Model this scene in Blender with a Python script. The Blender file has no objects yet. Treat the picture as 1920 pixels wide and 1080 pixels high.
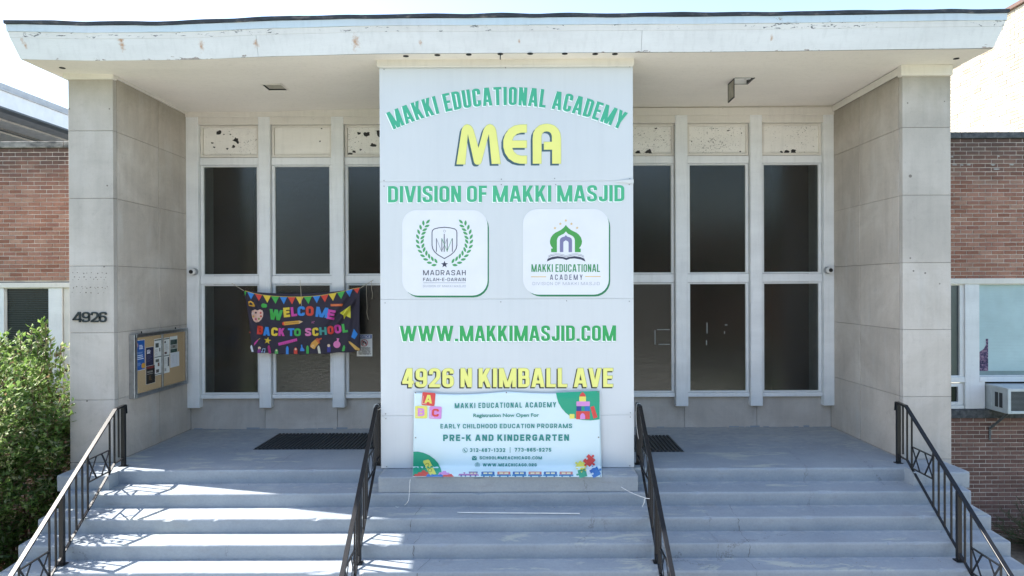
import bpy, bmesh, math, random
from mathutils import Vector, Matrix, noise as mn
from mathutils.geometry import interpolate_bezier, tessellate_polygon

random.seed(7)
sc = bpy.context.scene
COL = sc.collection
rad = math.radians

# ------------------------------------------------------------------ camera, sky, sun
# Everything is laid out with z = 0 at the camera's height; the whole place is
# lifted by EYE at the end so that the ground lies at z = 0.
EYE = 4.10
F = 1300.0
CAMROT = (Matrix.Rotation(rad(90) - 0.0031, 3, 'X')
          @ Matrix.Rotation(-0.004, 3, 'Z'))
cam_d = bpy.data.cameras.new('camera')
cam_d.sensor_width = 36
cam_d.lens = F / 1920 * 36
cam_d.shift_x = -15 / 1920
cam_d.clip_start = 0.1
cam_d.clip_end = 2000
cam = bpy.data.objects.new('camera', cam_d)
COL.objects.link(cam)
cam.matrix_world = Matrix.Translation((0, 0, EYE)) @ CAMROT.to_4x4()
sc.camera = cam

SUN = Vector((-0.84, 0.216, 1.0))
sun_el = math.atan2(SUN.z, math.hypot(SUN.x, SUN.y))
sun_az = math.atan2(SUN.x, SUN.y)
world = bpy.data.worlds.new('World')
sc.world = world
world.use_nodes = True
wn = world.node_tree
sky = wn.nodes.new('ShaderNodeTexSky')
sky.sky_type = 'NISHITA'
sky.sun_disc = False
sky.sun_elevation = sun_el
sky.sun_rotation = sun_az
sky.air_density = 1.0
sky.dust_density = 1.3
sky.ozone_density = 0.35
bg = wn.nodes['Background']
bg.inputs['Strength'].default_value = 0.145
wn.links.new(sky.outputs[0], bg.inputs[0])
sl = bpy.data.lights.new('sun', 'SUN')
sl.energy = 5.0
sl.angle = rad(0.53)
sl.color = (1.0, 0.95, 0.88)
so = bpy.data.objects.new('sun', sl)
COL.objects.link(so)
so.location = (-20, 10, 30)
so.rotation_euler = SUN.to_track_quat('Z', 'Y').to_euler()

sc.view_settings.view_transform = 'Standard'
sc.view_settings.look = 'None'
sc.view_settings.exposure = 1.60
sc.view_settings.gamma = 1
sc.view_settings.use_curve_mapping = False
sc.cycles.max_bounces = 8
sc.cycles.diffuse_bounces = 6

# ------------------------------------------------------------------ measuring helpers
def ray(px, py):
    return CAMROT @ Vector(((px - 975) / F, (540 - py) / F, -1))
def P(px, py, Y):            # point of the plane y = Y
    r = ray(px, py); return r * (Y / r.y)
def PX(px, py, X):
    r = ray(px, py); return r * (X / r.x)
def PZ(px, py, Z):
    r = ray(px, py); return r * (Z / r.z)

# ------------------------------------------------------------------ material helpers
def lin(c):
    if isinstance(c, str):
        c = tuple(int(c[i:i + 2], 16) / 255 for i in (0, 2, 4))
        c = tuple(x / 12.92 if x <= 0.04045 else ((x + 0.055) / 1.055) ** 2.4 for x in c)
    return (c[0], c[1], c[2], 1.0)

class NT:
    def __init__(s, name):
        s.m = bpy.data.materials.new(name); s.m.use_nodes = True
        s.t = s.m.node_tree; s.n = s.t.nodes; s.l = s.t.links
        s.b = s.n['Principled BSDF']; s.out = s.n['Material Output']
        s.tc = s.n.new('ShaderNodeTexCoord')
    def vec(s, scale=(1, 1, 1), kind='Object', loc=(0, 0, 0)):
        mp = s.n.new('ShaderNodeMapping'); mp.inputs['Scale'].default_value = scale
        mp.inputs['Location'].default_value = loc
        s.l.new(s.tc.outputs[kind], mp.inputs[0]); return mp.outputs[0]
    def noise(s, scale, detail=4, rough=.55, vec=None, dist=0):
        k = s.n.new('ShaderNodeTexNoise'); k.inputs['Scale'].default_value = scale
        k.inputs['Detail'].default_value = detail; k.inputs['Roughness'].default_value = rough
        k.inputs['Distortion'].default_value = dist
        s.l.new(vec if vec is not None else s.tc.outputs['Object'], k.inputs['Vector'])
        return k.outputs['Fac']
    def vor(s, scale, vec=None, feature='F1', out='Distance'):
        k = s.n.new('ShaderNodeTexVoronoi'); k.inputs['Scale'].default_value = scale; k.feature = feature
        s.l.new(vec if vec is not None else s.tc.outputs['Object'], k.inputs['Vector'])
        return k.outputs[out]
    def ramp(s, f, stops):
        k = s.n.new('ShaderNodeValToRGB'); s.l.new(f, k.inputs[0])
        e = k.color_ramp.elements
        while len(e) < len(stops): e.new(0.5)
        for i, (p, c) in enumerate(stops):
            e[i].position = p
            e[i].color = lin(c) if not isinstance(c, (int, float)) else (c, c, c, 1)
        return k.outputs[0]
    def mix(s, f, a, b, mode='MIX'):
        k = s.n.new('ShaderNodeMix'); k.data_type = 'RGBA'; k.blend_type = mode
        for v, i in ((f, 0), (a, 6), (b, 7)):
            if isinstance(v, (int, float)): k.inputs[i].default_value = v if i == 0 else (v, v, v, 1)
            elif isinstance(v, (tuple, str)): k.inputs[i].default_value = lin(v)
            else: s.l.new(v, k.inputs[i])
        return k.outputs[2]
    def math(s, op, a, b=0.0, clamp=False):
        k = s.n.new('ShaderNodeMath'); k.operation = op; k.use_clamp = clamp
        for v, i in ((a, 0), (b, 1)):
            if isinstance(v, (int, float)): k.inputs[i].default_value = v
            else: s.l.new(v, k.inputs[i])
        return k.outputs[0]
    def sep(s, kind='Object'):
        k = s.n.new('ShaderNodeSeparateXYZ')
        if kind == 'World':
            g = s.n.new('ShaderNodeNewGeometry'); s.l.new(g.outputs['Position'], k.inputs[0])
        else: s.l.new(s.tc.outputs[kind], k.inputs[0])
        return k.outputs
    def bump(s, h, strength=.3, dist=.01):
        k = s.n.new('ShaderNodeBump'); k.inputs['Strength'].default_value = strength
        k.inputs['Distance'].default_value = dist
        s.l.new(h, k.inputs['Height']); s.l.new(k.outputs[0], s.b.inputs['Normal'])
    def col(s, c):
        if isinstance(c, (tuple, str)): s.b.inputs['Base Color'].default_value = lin(c)
        else: s.l.new(c, s.b.inputs['Base Color'])
    def set(s, **k):
        for a, v in k.items(): s.b.inputs[a.replace('_', ' ').title() if a != 'ior' else 'IOR'].default_value = v
        return s.m

def simple(name, c, rough=.6, metallic=0, var=.12, scale=6, bump=.12, bscale=60):
    t = NT(name)
    dark = tuple(x * (1 - var) for x in lin(c)[:3]); lite = tuple(min(1, x * (1 + var)) for x in lin(c)[:3])
    t.col(t.ramp(t.noise(scale, 5), [(.3, dark), (.7, lite)]))
    if bump: t.bump(t.noise(bscale, 3), bump, .004)
    return t.set(roughness=rough, metallic=metallic)

def mat_stone(name, base, tint, seed):
    t = NT(name)
    v = t.vec((1, 1, 1), loc=(seed, seed * 2, 0))
    inf = t.n.new('ShaderNodeObjectInfo')
    a = t.ramp(t.noise(1.1, 6, .62, v, .6), [(.30, tuple(x * .84 for x in base)), (.5, base), (.70, tint)])
    st = t.ramp(t.noise(3.0, 5, .6, t.vec((.25, .25, 9))), [(.42, 1.0), (.62, .93)])
    a = t.mix(.22, a, st, 'MULTIPLY')
    drip = t.ramp(t.noise(2.2, 5, .65, t.vec((3.5, 3.5, .35))), [(.45, 1.0), (.75, .86)])
    a = t.mix(.8, a, drip, 'MULTIPLY')
    pit = t.ramp(t.noise(55, 4, .7), [(.28, .72), (.40, 1.0)])
    a = t.mix(.6, a, pit, 'MULTIPLY')
    gr = t.ramp(t.noise(190, 3, .8), [(.3, .84), (.7, 1.12)])
    a = t.mix(.8, a, gr, 'MULTIPLY')
    smear = t.ramp(t.noise(7, 6, .75, t.vec((1, 1, 1), loc=(3, seed, 8)), 1.2), [(.56, 1.0), (.66, .88)])
    a = t.mix(.7, a, smear, 'MULTIPLY')
    pale = t.ramp(t.noise(1.6, 5, .6, t.vec((2.2, 2.2, .5), loc=(4, 1, seed))), [(.58, 0.0), (.74, 1.0)])
    a = t.mix(t.math('MULTIPLY', pale, .45), a, (.56, .545, .52))
    r = t.ramp(inf.outputs['Random'], [(0, .93), (1, 1.05)])
    a = t.mix(1, a, r, 'MULTIPLY')
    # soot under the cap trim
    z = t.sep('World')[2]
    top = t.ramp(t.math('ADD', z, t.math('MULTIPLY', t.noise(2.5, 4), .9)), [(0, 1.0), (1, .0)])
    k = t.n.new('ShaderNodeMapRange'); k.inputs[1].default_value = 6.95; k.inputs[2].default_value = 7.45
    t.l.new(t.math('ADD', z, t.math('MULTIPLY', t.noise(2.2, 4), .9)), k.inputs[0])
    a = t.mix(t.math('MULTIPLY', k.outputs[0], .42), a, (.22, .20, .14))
    t.col(a)
    t.bump(t.noise(70, 4, .65), .25, .004)
    return t.set(roughness=.85)

M_stone = mat_stone('limestone', (.50, .46, .41), (.57, .53, .485), 1.0)
M_stone_reveal = mat_stone('limestone_warm_light', (.53, .47, .405), (.62, .565, .50), 5.0)  # same limestone, with the reveals' warmer light mixed into its colour
M_joint = simple('joint_mortar', (.20, .18, .16), .9)

def mat_paint(name, base, chips=(.40, .37, .33), thr=.66, scale=14, zlow=None, grime=.12, rust=(), sx=.45, bluish=None):
    t = NT(name)
    a = t.ramp(t.noise(1.4, 5, .6, t.vec((.5, 1, 2))), [(.3, tuple(x * (1 - grime) for x in base)), (.65, base)])
    if bluish:
        a = t.mix(t.math('MULTIPLY', t.ramp(t.noise(2.0, 4, .6, t.vec((.4, 1, 3))), [(.35, 0.0), (.6, 1.0)]), .8), a, bluish)
    vg = t.ramp(t.noise(5, 4, .6, t.vec((3, 3, .4))), [(.5, 1.0), (.75, 1 - grime)])
    a = t.mix(.7, a, vg, 'MULTIPLY')
    n = t.noise(scale, 6, .68, t.vec((sx, 1, 1.6)), .4)
    reg = t.noise(1.3, 3, .5, t.vec((.7, 1, 1), loc=(3, 2, 1)))
    h = t.math('ADD', n, t.math('MULTIPLY', t.math('SUBTRACT', reg, .5), .35))
    if zlow:
        k = t.n.new('ShaderNodeMapRange'); k.inputs[1].default_value = zlow[0]; k.inputs[2].default_value = zlow[1]
        k.inputs[3].default_value = zlow[2]; k.inputs[4].default_value = 0
        q_ = t.sep(); t.l.new(t.math('SUBTRACT', q_[2], t.math('MULTIPLY', q_[0], .01)), k.inputs[0]); h = t.math('ADD', h, k.outputs[0])
    chip = t.ramp(h, [(thr, 0.0), (thr + .012, 1.0)])
    cc = t.ramp(t.noise(9, 4), [(.4, chips), (.62, tuple(x * .45 for x in chips))])
    a = t.mix(chip, a, cc)
    hairl = t.ramp(t.noise(7, 5, .6, t.vec((.5, 1, 7))), [(.492, 0.0), (.5, 1.0), (.508, 0.0)])
    a = t.mix(t.math('MULTIPLY', hairl, .22), a, tuple(x * .45 for x in base))
    xyz = t.sep()
    for (x, z, r) in rust:
        dx = t.math('SUBTRACT', xyz[0], x); dz = t.math('MULTIPLY', t.math('SUBTRACT', xyz[2], z), .55)
        d = t.math('SQRT', t.math('ADD', t.math('MULTIPLY', dx, dx), t.math('MULTIPLY', dz, dz)))
        d = t.math('ADD', d, t.math('MULTIPLY', t.math('SUBTRACT', t.noise(26, 4, .7), .5), r * 2.2))
        f = t.ramp(d, [(0, 1.0), (r * .75, 0.0)])
        a = t.mix(t.math('MULTIPLY', f, .8), a, (.42, .20, .07))
    t.col(a)
    t.bump(t.math('SUBTRACT', t.noise(30, 4), t.math('MULTIPLY', chip, .6)), .25, .003)
    return t.set(roughness=.55)

WHITE = (.70, .69, .66)
M_white = mat_paint('white_window_paint', (.82, .83, .82), thr=.78, scale=20, sx=1)
M_cream = mat_paint('cream_trim_paint', (.76, .72, .65), thr=.74, scale=18)
M_panelp = mat_paint('peeling_panel_paint', (.87, .845, .79), chips=(.13, .12, .11), thr=.632, scale=34, sx=1)
M_panelq = mat_paint('sound_panel_paint', (.87, .84, .78), chips=(.10, .09, .08), thr=.80, scale=17, sx=1)
M_soffit = mat_paint('soffit_paint', (.80, .75, .68), thr=.80, scale=8, grime=.07)
M_fascia_top = mat_paint('fascia_upper_paint', (.62, .67, .71), thr=.70, scale=9, bluish=(.53, .64, .70))
M_fascia_mid = mat_paint('fascia_middle_paint', (.72, .71, .69), chips=(.20, .21, .22), thr=.625, scale=22)
M_fascia_low = mat_paint('fascia_lower_paint', (.72, .73, .735), thr=.72, scale=11, zlow=(2.94, 2.998, .175), chips=(.38, .33, .30),
                         rust=[(-5.03, 3.14, .06), (-5.02, 3.06, .05), (-4.02, 3.06, .05), (-3.33, 3.08, .045), (-2.07, 3.10, .07), (-6.28, 3.13, .03), (-6.25, 3.06, .03), (-1.25, 3.08, .03), (.0, 3.1, .02), (3.2, 3.13, .03)])

def mat_asphalt_edge():
    t = NT('roof_edge_bitumen')
    a = t.ramp(t.noise(7, 6, .7, t.vec((.6, 1, 2))), [(.35, (.012, .016, .022)), (.55, (.03, .035, .045)), (.74, (.20, .17, .15))])
    t.col(a); t.bump(t.noise(40, 4), .4, .01)
    return t.set(roughness=.6)
M_coping_black = mat_asphalt_edge()

def mat_steps(name, wear=.575):
    t = NT(name)
    a = t.ramp(t.noise(1.5, 6, .6, None, .3), [(.3, (.228, .265, .305)), (.7, (.292, .328, .362))])
    fine = t.ramp(t.noise(35, 5, .7), [(.3, .86), (.6, 1.03)])
    a = t.mix(.7, a, fine, 'MULTIPLY')
    w = t.math('ADD', t.noise(3.2, 7, .72, t.vec((.45, 1.6, 1)), .5), t.math('MULTIPLY', t.math('SUBTRACT', t.noise(.9, 3, .5, t.vec((1, 1, 1), loc=(7, 3, 2))), .5), .5))
    wm = t.ramp(w, [(wear, 0.0), (wear + .07, 1.0)])
    up = t.n.new('ShaderNodeNewGeometry'); sp = t.n.new('ShaderNodeSeparateXYZ'); t.l.new(up.outputs['Normal'], sp.inputs[0])
    wm = t.math('MULTIPLY', wm, t.math('MULTIPLY', t.math('MAXIMUM', sp.outputs[2], .06), .8))
    a = t.mix(wm, a, (.42, .44, .39))
    dirt = t.ramp(t.noise(4, 6, .7, t.vec((.8, 1, 3), loc=(1, 9, 4))), [(.55, 0.0), (.8, .5)])
    a = t.mix(dirt, a, (.20, .19, .18))
    chip = t.ramp(t.noise(28, 5, .75, t.vec((.8, 1, 1))), [(.715, 0.0), (.725, 1.0)])
    a = t.mix(t.math('MULTIPLY', chip, .7), a, (.58, .56, .50))
    gg = t.n.new('ShaderNodeNewGeometry')
    ew = t.ramp(t.math('ADD', gg.outputs['Pointiness'], t.math('MULTIPLY', t.math('SUBTRACT', t.noise(14, 5, .7, t.vec((.6, 1, 1))), .5), .16)), [(.56, 0.0), (.60, 1.0)])
    a = t.mix(t.math('MULTIPLY', t.math('MULTIPLY', ew, t.math('MAXIMUM', sp.outputs[2], .25)), .42), a, (.50, .49, .45))
    cr = t.vor(.62, t.vec((1, .35, .35), loc=(2.3, 0, 0)), 'DISTANCE_TO_EDGE')
    crn = t.math('ADD', cr, t.math('MULTIPLY', t.math('SUBTRACT', t.noise(9, 4, .7), .5), .09))
    crm = t.ramp(t.math('ABSOLUTE', crn), [(0.0, 1.0), (.0035, .0)])
    crr = t.ramp(t.noise(.8, 2, .5, t.vec((1, 1, 1), loc=(5, 5, 0))), [(.52, 0.0), (.6, 1.0)])
    crm = t.math('MULTIPLY', crm, crr)
    a = t.mix(t.math('MULTIPLY', crm, .5), a, (.09, .085, .085))
    t.col(a)
    t.bump(t.math('SUBTRACT', t.noise(45, 5, .7), t.math('MULTIPLY', crm, .5)), .3, .006)
    return t.set(roughness=.62)
M_steps = mat_steps('painted_concrete')

def mat_brick(name, stops, soot_z=None, soot=.75):
    t = NT(name)
    inf = t.n.new('ShaderNodeObjectInfo'); g = t.n.new('ShaderNodeNewGeometry')
    r = t.math('FRACT', t.math('ADD', inf.outputs['Random'], g.outputs['Random Per Island']))
    a = t.ramp(r, stops)
    wv = t.n.new('ShaderNodeNewGeometry').outputs['Position']
    a = t.mix(.8, a, t.ramp(t.noise(28, 5, .7, wv), [(.3, .72), (.6, 1.05)]), 'MULTIPLY')
    a = t.mix(.6, a, t.ramp(t.noise(2.2, 4, .6, wv), [(.35, .8), (.65, 1.1)]), 'MULTIPLY')
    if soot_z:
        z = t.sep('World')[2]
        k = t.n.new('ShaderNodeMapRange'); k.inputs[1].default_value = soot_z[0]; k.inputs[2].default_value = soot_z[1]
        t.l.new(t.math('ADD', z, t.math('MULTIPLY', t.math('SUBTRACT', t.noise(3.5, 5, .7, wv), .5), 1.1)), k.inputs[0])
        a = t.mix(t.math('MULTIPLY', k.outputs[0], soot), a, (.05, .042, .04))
    t.col(a); t.bump(t.noise(60, 4, .7, wv), .4, .004)
    return t.set(roughness=.88)
RED = [(0, (.27, .115, .075)), (.3, (.35, .165, .11)), (.55, (.40, .205, .145)), (.8, (.31, .14, .10)), (1, (.43, .25, .18))]
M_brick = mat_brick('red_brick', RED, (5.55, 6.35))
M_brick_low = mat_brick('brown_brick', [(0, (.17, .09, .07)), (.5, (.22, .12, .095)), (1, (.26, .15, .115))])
M_mortar = simple('brick_mortar', (.62, .55, .48), .92, var=.25, scale=5)
M_cream_brick = mat_brick('cream_brick', [(0, (.30, .255, .19)), (.12, (.40, .37, .30)), (.85, (.45, .415, .345)), (1, (.31, .25, .18))])
M_cream_mortar = simple('pale_mortar', (.50, .475, .41), .9)
M_coping = NT('weathered_coping')
M_coping.col(M_coping.ramp(M_coping.noise(6, 7, .72, M_coping.vec((1, 1, 2))), [(.36, (.07, .07, .07)), (.5, (.21, .20, .185)), (.68, (.36, .34, .31))]))
M_coping.bump(M_coping.noise(40, 4), .4, .006); M_coping = M_coping.set(roughness=.9)
M_coping_dark = NT('dark_coping')
M_coping_dark.col(M_coping_dark.ramp(M_coping_dark.noise(14, 6, .7), [(.36, (.045, .05, .055)), (.68, (.14, .145, .15))]))
M_coping_dark.bump(M_coping_dark.noise(40, 4), .4, .006); M_coping_dark = M_coping_dark.set(roughness=.9)

def mat_glass(name, tint, rough, bscale, bstr, streak=.5, clear=.0, spec=.8):
    t = NT(name)
    a = t.ramp(t.noise(1.2, 4, .6), [(.35, tint), (.7, tuple(x * 1.7 for x in tint))])
    t.col(a)
    h = t.vor(bscale, t.vec((1, 1, streak)), 'SMOOTH_F1')
    t.bump(t.math('ADD', h, t.noise(bscale * .7, 2, .5)), bstr, .004)
    t.b.inputs['Specular IOR Level'].default_value = spec; t.b.inputs['IOR'].default_value = 1.6
    t.set(roughness=rough)
    if clear:
        tr = t.n.new('ShaderNodeBsdfTransparent'); tr.inputs[0].default_value = (.95, 1, .98, 1)
        mx = t.n.new('ShaderNodeMixShader'); mx.inputs[0].default_value = clear
        t.l.new(t.b.outputs[0], mx.inputs[1]); t.l.new(tr.outputs[0], mx.inputs[2]); t.l.new(mx.outputs[0], t.out.inputs[0])
    return t.m
M_glass_a = mat_glass('hammered_glass', (.016, .0145, .013), .14, 40, .16, clear=.5)
M_glass_b = mat_glass('rippled_glass', (.016, .019, .019), .22, 44, .38, clear=.15)
M_glass_c = mat_glass('reeded_glass', (.026, .025, .021), .22, 50, .35, .25, clear=.2)
M_glass_side = mat_glass('dark_side_glass', (.006, .010, .013), .14, 40, .06, spec=.3)

def metal(name, c, rough, metallic=1.0): return simple(name, c, rough, metallic, var=.15, scale=15, bump=.06)
M_iron = simple('black_iron_paint', (.009, .0095, .011), .36, 0, var=.3, scale=30, bump=.12, bscale=70); M_iron.node_tree.nodes['Principled BSDF'].inputs['Specular IOR Level'].default_value = .3
M_alu = metal('brushed_aluminium', (.42, .44, .46), .38)
M_alu_l = metal('bright_aluminium', (.62, .64, .66), .35)
M_cork = simple('cork_board', (.50, .36, .20), .9, var=.10, scale=60)
M_rubber = simple('black_rubber', (.030, .037, .042), .55, var=.2)
M_black = simple('black_plastic', (.012, .012, .013), .35)
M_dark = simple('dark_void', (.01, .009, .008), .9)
M_signwhite = NT('white_sign_sheet')
M_signwhite.col(M_signwhite.ramp(M_signwhite.noise(.9, 4), [(.3, (.655, .685, .705)), (.7, (.69, .712, .728))]))
_sw = M_signwhite
_a = _sw.ramp(_sw.noise(.9, 4), [(.3, (.615, .64, .65)), (.7, (.65, .67, .675))])
_a = _sw.mix(.8, _a, _sw.ramp(_sw.noise(2.0, 5, .65, _sw.vec((4.5, 1, .22))), [(.45, 1.0), (.75, .955)]), 'MULTIPLY')
_a = _sw.mix(.8, _a, _sw.ramp(_sw.noise(9, 6, .75), [(.62, 1.0), (.78, .93)]), 'MULTIPLY')
_sw.col(_a); _sw.bump(_sw.noise(1.1, 2), .35, .02)
M_signwhite = M_signwhite.set(roughness=.42)
M_screw = metal('screw_head', (.25, .25, .25), .5)
M_cord = simple('white_cord', (.75, .74, .72), .8)
M_rope = simple('tan_string', (.50, .44, .34), .9)
M_plastic = simple('white_plastic', (.72, .71, .68), .45)
M_digit = simple('dark_green_metal', (.016, .024, .024), .75)
M_concrete = simple('sidewalk_concrete', (.50, .48, .44), .85, var=.2, scale=2)
M_asphalt = simple('asphalt', (.055, .055, .058), .9, var=.2, scale=3)
M_earth = simple('dry_soil', (.20, .155, .11), .95, var=.35, scale=9, bump=.5)
M_house = simple('far_house_brick', (.28, .15, .11), .9)
M_bark = simple('bark', (.13, .095, .07), .9, var=.3, scale=20, bump=.5)
M_twig = simple('brown_twig', (.16, .10, .07), .9)

def mat_grass():
    t = NT('lawn_grass')
    t.col(t.ramp(t.noise(5, 6, .7), [(.3, (.05, .09, .025)), (.7, (.10, .15, .045))]))
    t.bump(t.noise(60, 4), .8, .03)
    return t.set(roughness=.9)
M_grass = mat_grass()

def mat_leaf(name, stops, trans=.35):
    t = NT(name)
    g = t.n.new('ShaderNodeNewGeometry')
    a = t.ramp(g.outputs['Random Per Island'], stops)
    big = t.ramp(t.noise(1.6, 3, .5), [(.35, .8), (.65, 1.2)])
    a = t.mix(.6, a, big, 'MULTIPLY')
    t.col(a); t.b.inputs['Roughness'].default_value = .5
    tr = t.n.new('ShaderNodeBsdfTranslucent'); t.l.new(a, tr.inputs[0])
    mx = t.n.new('ShaderNodeMixShader'); mx.inputs[0].default_value = trans
    t.l.new(t.b.outputs[0], mx.inputs[1]); t.l.new(tr.outputs[0], mx.inputs[2]); t.l.new(mx.outputs[0], t.out.inputs[0])
    return t.m
M_leaf = mat_leaf('shrub_leaf', [(0, (.06, .12, .03)), (.35, (.14, .24, .055)), (.7, (.24, .36, .095)), (.9, (.48, .52, .30)), (1, (.20, .10, .06))], .45)
M_leaf_dark = mat_leaf('tree_leaf', [(0, (.03, .06, .018)), (.6, (.06, .10, .028)), (1, (.09, .13, .04))])
M_needle = mat_leaf('juniper_needle', [(0, (.03, .07, .02)), (1, (.08, .13, .04))], .2)

_pc = {}
def ink(hexc, rough=.5):
    if hexc not in _pc:
        t = NT('print_' + hexc); c = lin(hexc)[:3]
        t.col(t.ramp(t.noise(3, 3), [(.3, tuple(x * .95 for x in c)), (.7, c)]))
        _pc[hexc] = t.set(roughness=rough)
    return _pc[hexc]

# ------------------------------------------------------------------ mesh helpers
class MB:
    def __init__(s): s.v = []; s.f = []; s.mi = []; s.mats = []
    def _m(s, m):
        if m is None: return 0
        if m not in s.mats: s.mats.append(m)
        return s.mats.index(m)
    def add(s, vs, fs, m=None):
        o = len(s.v); k = s._m(m)
        s.v += [tuple(v) for v in vs]
        for f in fs: s.f.append(tuple(i + o for i in f)); s.mi.append(k)
        return s
    def box(s, x0, x1, y0, y1, z0, z1, m=None):
        if x0 > x1: x0, x1 = x1, x0
        if y0 > y1: y0, y1 = y1, y0
        if z0 > z1: z0, z1 = z1, z0
        return s.add([(x0, y0, z0), (x1, y0, z0), (x1, y1, z0), (x0, y1, z0), (x0, y0, z1), (x1, y0, z1), (x1, y1, z1), (x0, y1, z1)],
                     [(0, 3, 2, 1), (4, 5, 6, 7), (0, 1, 5, 4), (1, 2, 6, 5), (2, 3, 7, 6), (3, 0, 4, 7)], m)
    def bar(s, p, q, w, h, up=(0, 0, 1), m=None):
        p = Vector(p); q = Vector(q); d = (q - p).normalized(); up = Vector(up)
        sx = d.cross(up)
        if sx.length < 1e-4: sx = d.cross(Vector((1, 0, 0)))
        sx.normalize(); uz = sx.cross(d).normalized()
        a, b = sx * w / 2, uz * h / 2
        return s.add([p - a - b, p + a - b, p + a + b, p - a + b, q - a - b, q + a - b, q + a + b, q - a + b],
                     [(0, 3, 2, 1), (4, 5, 6, 7), (0, 1, 5, 4), (1, 2, 6, 5), (2, 3, 7, 6), (3, 0, 4, 7)], m)
    def prof(s, prof, x0, x1, m=None):     # closed profile [(y,z)] swept along x
        n = len(prof)
        vs = [(x0, y, z) for y, z in prof] + [(x1, y, z) for y, z in prof]
        fs = [(i, (i + 1) % n, n + (i + 1) % n, n + i) for i in range(n)]
        return s.add(vs, fs + [tuple(range(n))[::-1], tuple(range(n, 2 * n))], m)
    def tube(s, pts, r, n=8, m=None, r2=None):
        pts = [Vector(p) for p in pts]; o = len(s.v); k = s._m(m); N = len(pts)
        prev = None
        for i, p in enumerate(pts):
            d = (pts[min(i + 1, N - 1)] - pts[max(i - 1, 0)]).normalized()
            u = prev if prev is not None else (Vector((0, 0, 1)) if abs(d.z) < .9 else Vector((1, 0, 0)))
            u = (u - d * u.dot(d)).normalized(); prev = u; w = d.cross(u)
            rr = r if r2 is None else r + (r2 - r) * i / (N - 1)
            for j in range(n):
                a = 2 * math.pi * j / n
                s.v.append(tuple(p + (u * math.cos(a) + w * math.sin(a)) * rr))
        for i in range(N - 1):
            for j in range(n):
                s.f.append((o + i * n + j, o + i * n + (j + 1) % n, o + (i + 1) * n + (j + 1) % n, o + (i + 1) * n + j)); s.mi.append(k)
        s.f.append(tuple(o + j for j in range(n))[::-1]); s.mi.append(k)
        s.f.append(tuple(o + (N - 1) * n + j for j in range(n))); s.mi.append(k)
        return s
    def disc(s, c, r, ax, depth=.01, n=16, m=None):
        c = Vector(c); ax = Vector(ax).normalized()
        return s.tube([c, c + ax * depth], r, n, m)
    def sphere(s, c, r, n=12, m=None, sx=1, sy=1, sz=1):
        o = len(s.v); k = s._m(m)
        for i in range(n + 1):
            t = math.pi * i / n
            for j in range(n * 2):
                a = math.pi * j / n
                s.v.append((c[0] + r * sx * math.sin(t) * math.cos(a), c[1] + r * sy * math.sin(t) * math.sin(a), c[2] + r * sz * math.cos(t)))
        for i in range(n):
            for j in range(2 * n):
                s.f.append((o + i * 2 * n + j, o + (i + 1) * 2 * n + j, o + (i + 1) * 2 * n + (j + 1) % (2 * n), o + i * 2 * n + (j + 1) % (2 * n))); s.mi.append(k)
        return s
    def mesh(s, name):
        me = bpy.data.meshes.new(name); me.from_pydata(s.v, [], s.f)
        return me
    def build(s, name, mat=None, parent=None, bevel=0, smooth=False, segs=1):
        me = s.mesh(name)
        if s.mats:
            for m in s.mats: me.materials.append(m)
            me.polygons.foreach_set('material_index', s.mi)
        elif mat: me.materials.append(mat)
        if bevel:
            bm = bmesh.new(); bm.from_mesh(me)
            bmesh.ops.bevel(bm, geom=bm.edges[:], offset=bevel, segments=segs, affect='EDGES', profile=.6, clamp_overlap=True)
            bm.to_mesh(me); bm.free()
        if smooth:
            me.polygons.foreach_set('use_smooth', [True] * len(me.polygons))
        me.update()
        return link(name, me, parent)

def root_loc(o):
    l = Vector((0, 0, 0))
    while o is not None: l += Vector(o.location); o = o.parent
    return l
def link(name, me, parent=None):
    o = bpy.data.objects.new(name, me); COL.objects.link(o)
    if parent is not None:
        o.parent = parent; o.location = -root_loc(parent)
    return o
def empty(name, loc, label=None, cat=None, group=None, kind=None):
    o = bpy.data.objects.new(name, None); COL.objects.link(o); o.location = loc
    o.empty_display_size = .2
    return tag(o, label, cat, group, kind)
def tag(o, label=None, cat=None, group=None, kind=None):
    if label: o['label'] = label
    if cat: o['category'] = cat
    if group: o['group'] = group
    if kind: o['kind'] = kind
    return o
def box(name, mat, parent, *a, bevel=0):
    return MB().box(*a).build(name, mat, parent, bevel)

# ------------------------------------------------------------------ flat print: shapes and lettering
_cur = {}
def contours(s):
    if s in _cur: return _cur[s]
    c = bpy.data.curves.new('t', 'FONT'); c.body = s
    o = bpy.data.objects.new('t', c); COL.objects.link(o)
    bpy.context.view_layer.update()
    dg = bpy.context.evaluated_depsgraph_get()
    cu = o.to_curve(dg, apply_modifiers=False)
    out = []
    for sp in cu.splines:
        b = sp.bezier_points; n = len(b); pts = []
        for i in range(n):
            p, q = b[i], b[(i + 1) % n]
            straight = (p.handle_right - p.co).cross(q.co - p.co).length < 1e-5 and (q.handle_left - q.co).cross(q.co - p.co).length < 1e-5
            seg = [p.co.copy(), q.co.copy()] if straight else interpolate_bezier(p.co, p.handle_right, q.handle_left, q.co, 6)
            pts += [(v.x, v.y) for v in seg[:-1]]
        clean = []
        for v in pts:
            if not clean or math.dist(v, clean[-1]) > 1e-4: clean.append(v)
        if len(clean) > 2 and math.dist(clean[0], clean[-1]) < 1e-4: clean.pop()
        if len(clean) > 2: out.append(clean)
    o.to_curve_clear()
    bpy.data.objects.remove(o); bpy.data.curves.remove(c)
    _cur[s] = out
    return out
def area(p): return sum(p[i][0] * p[(i + 1) % len(p)][1] - p[(i + 1) % len(p)][0] * p[i][1] for i in range(len(p))) / 2
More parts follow.
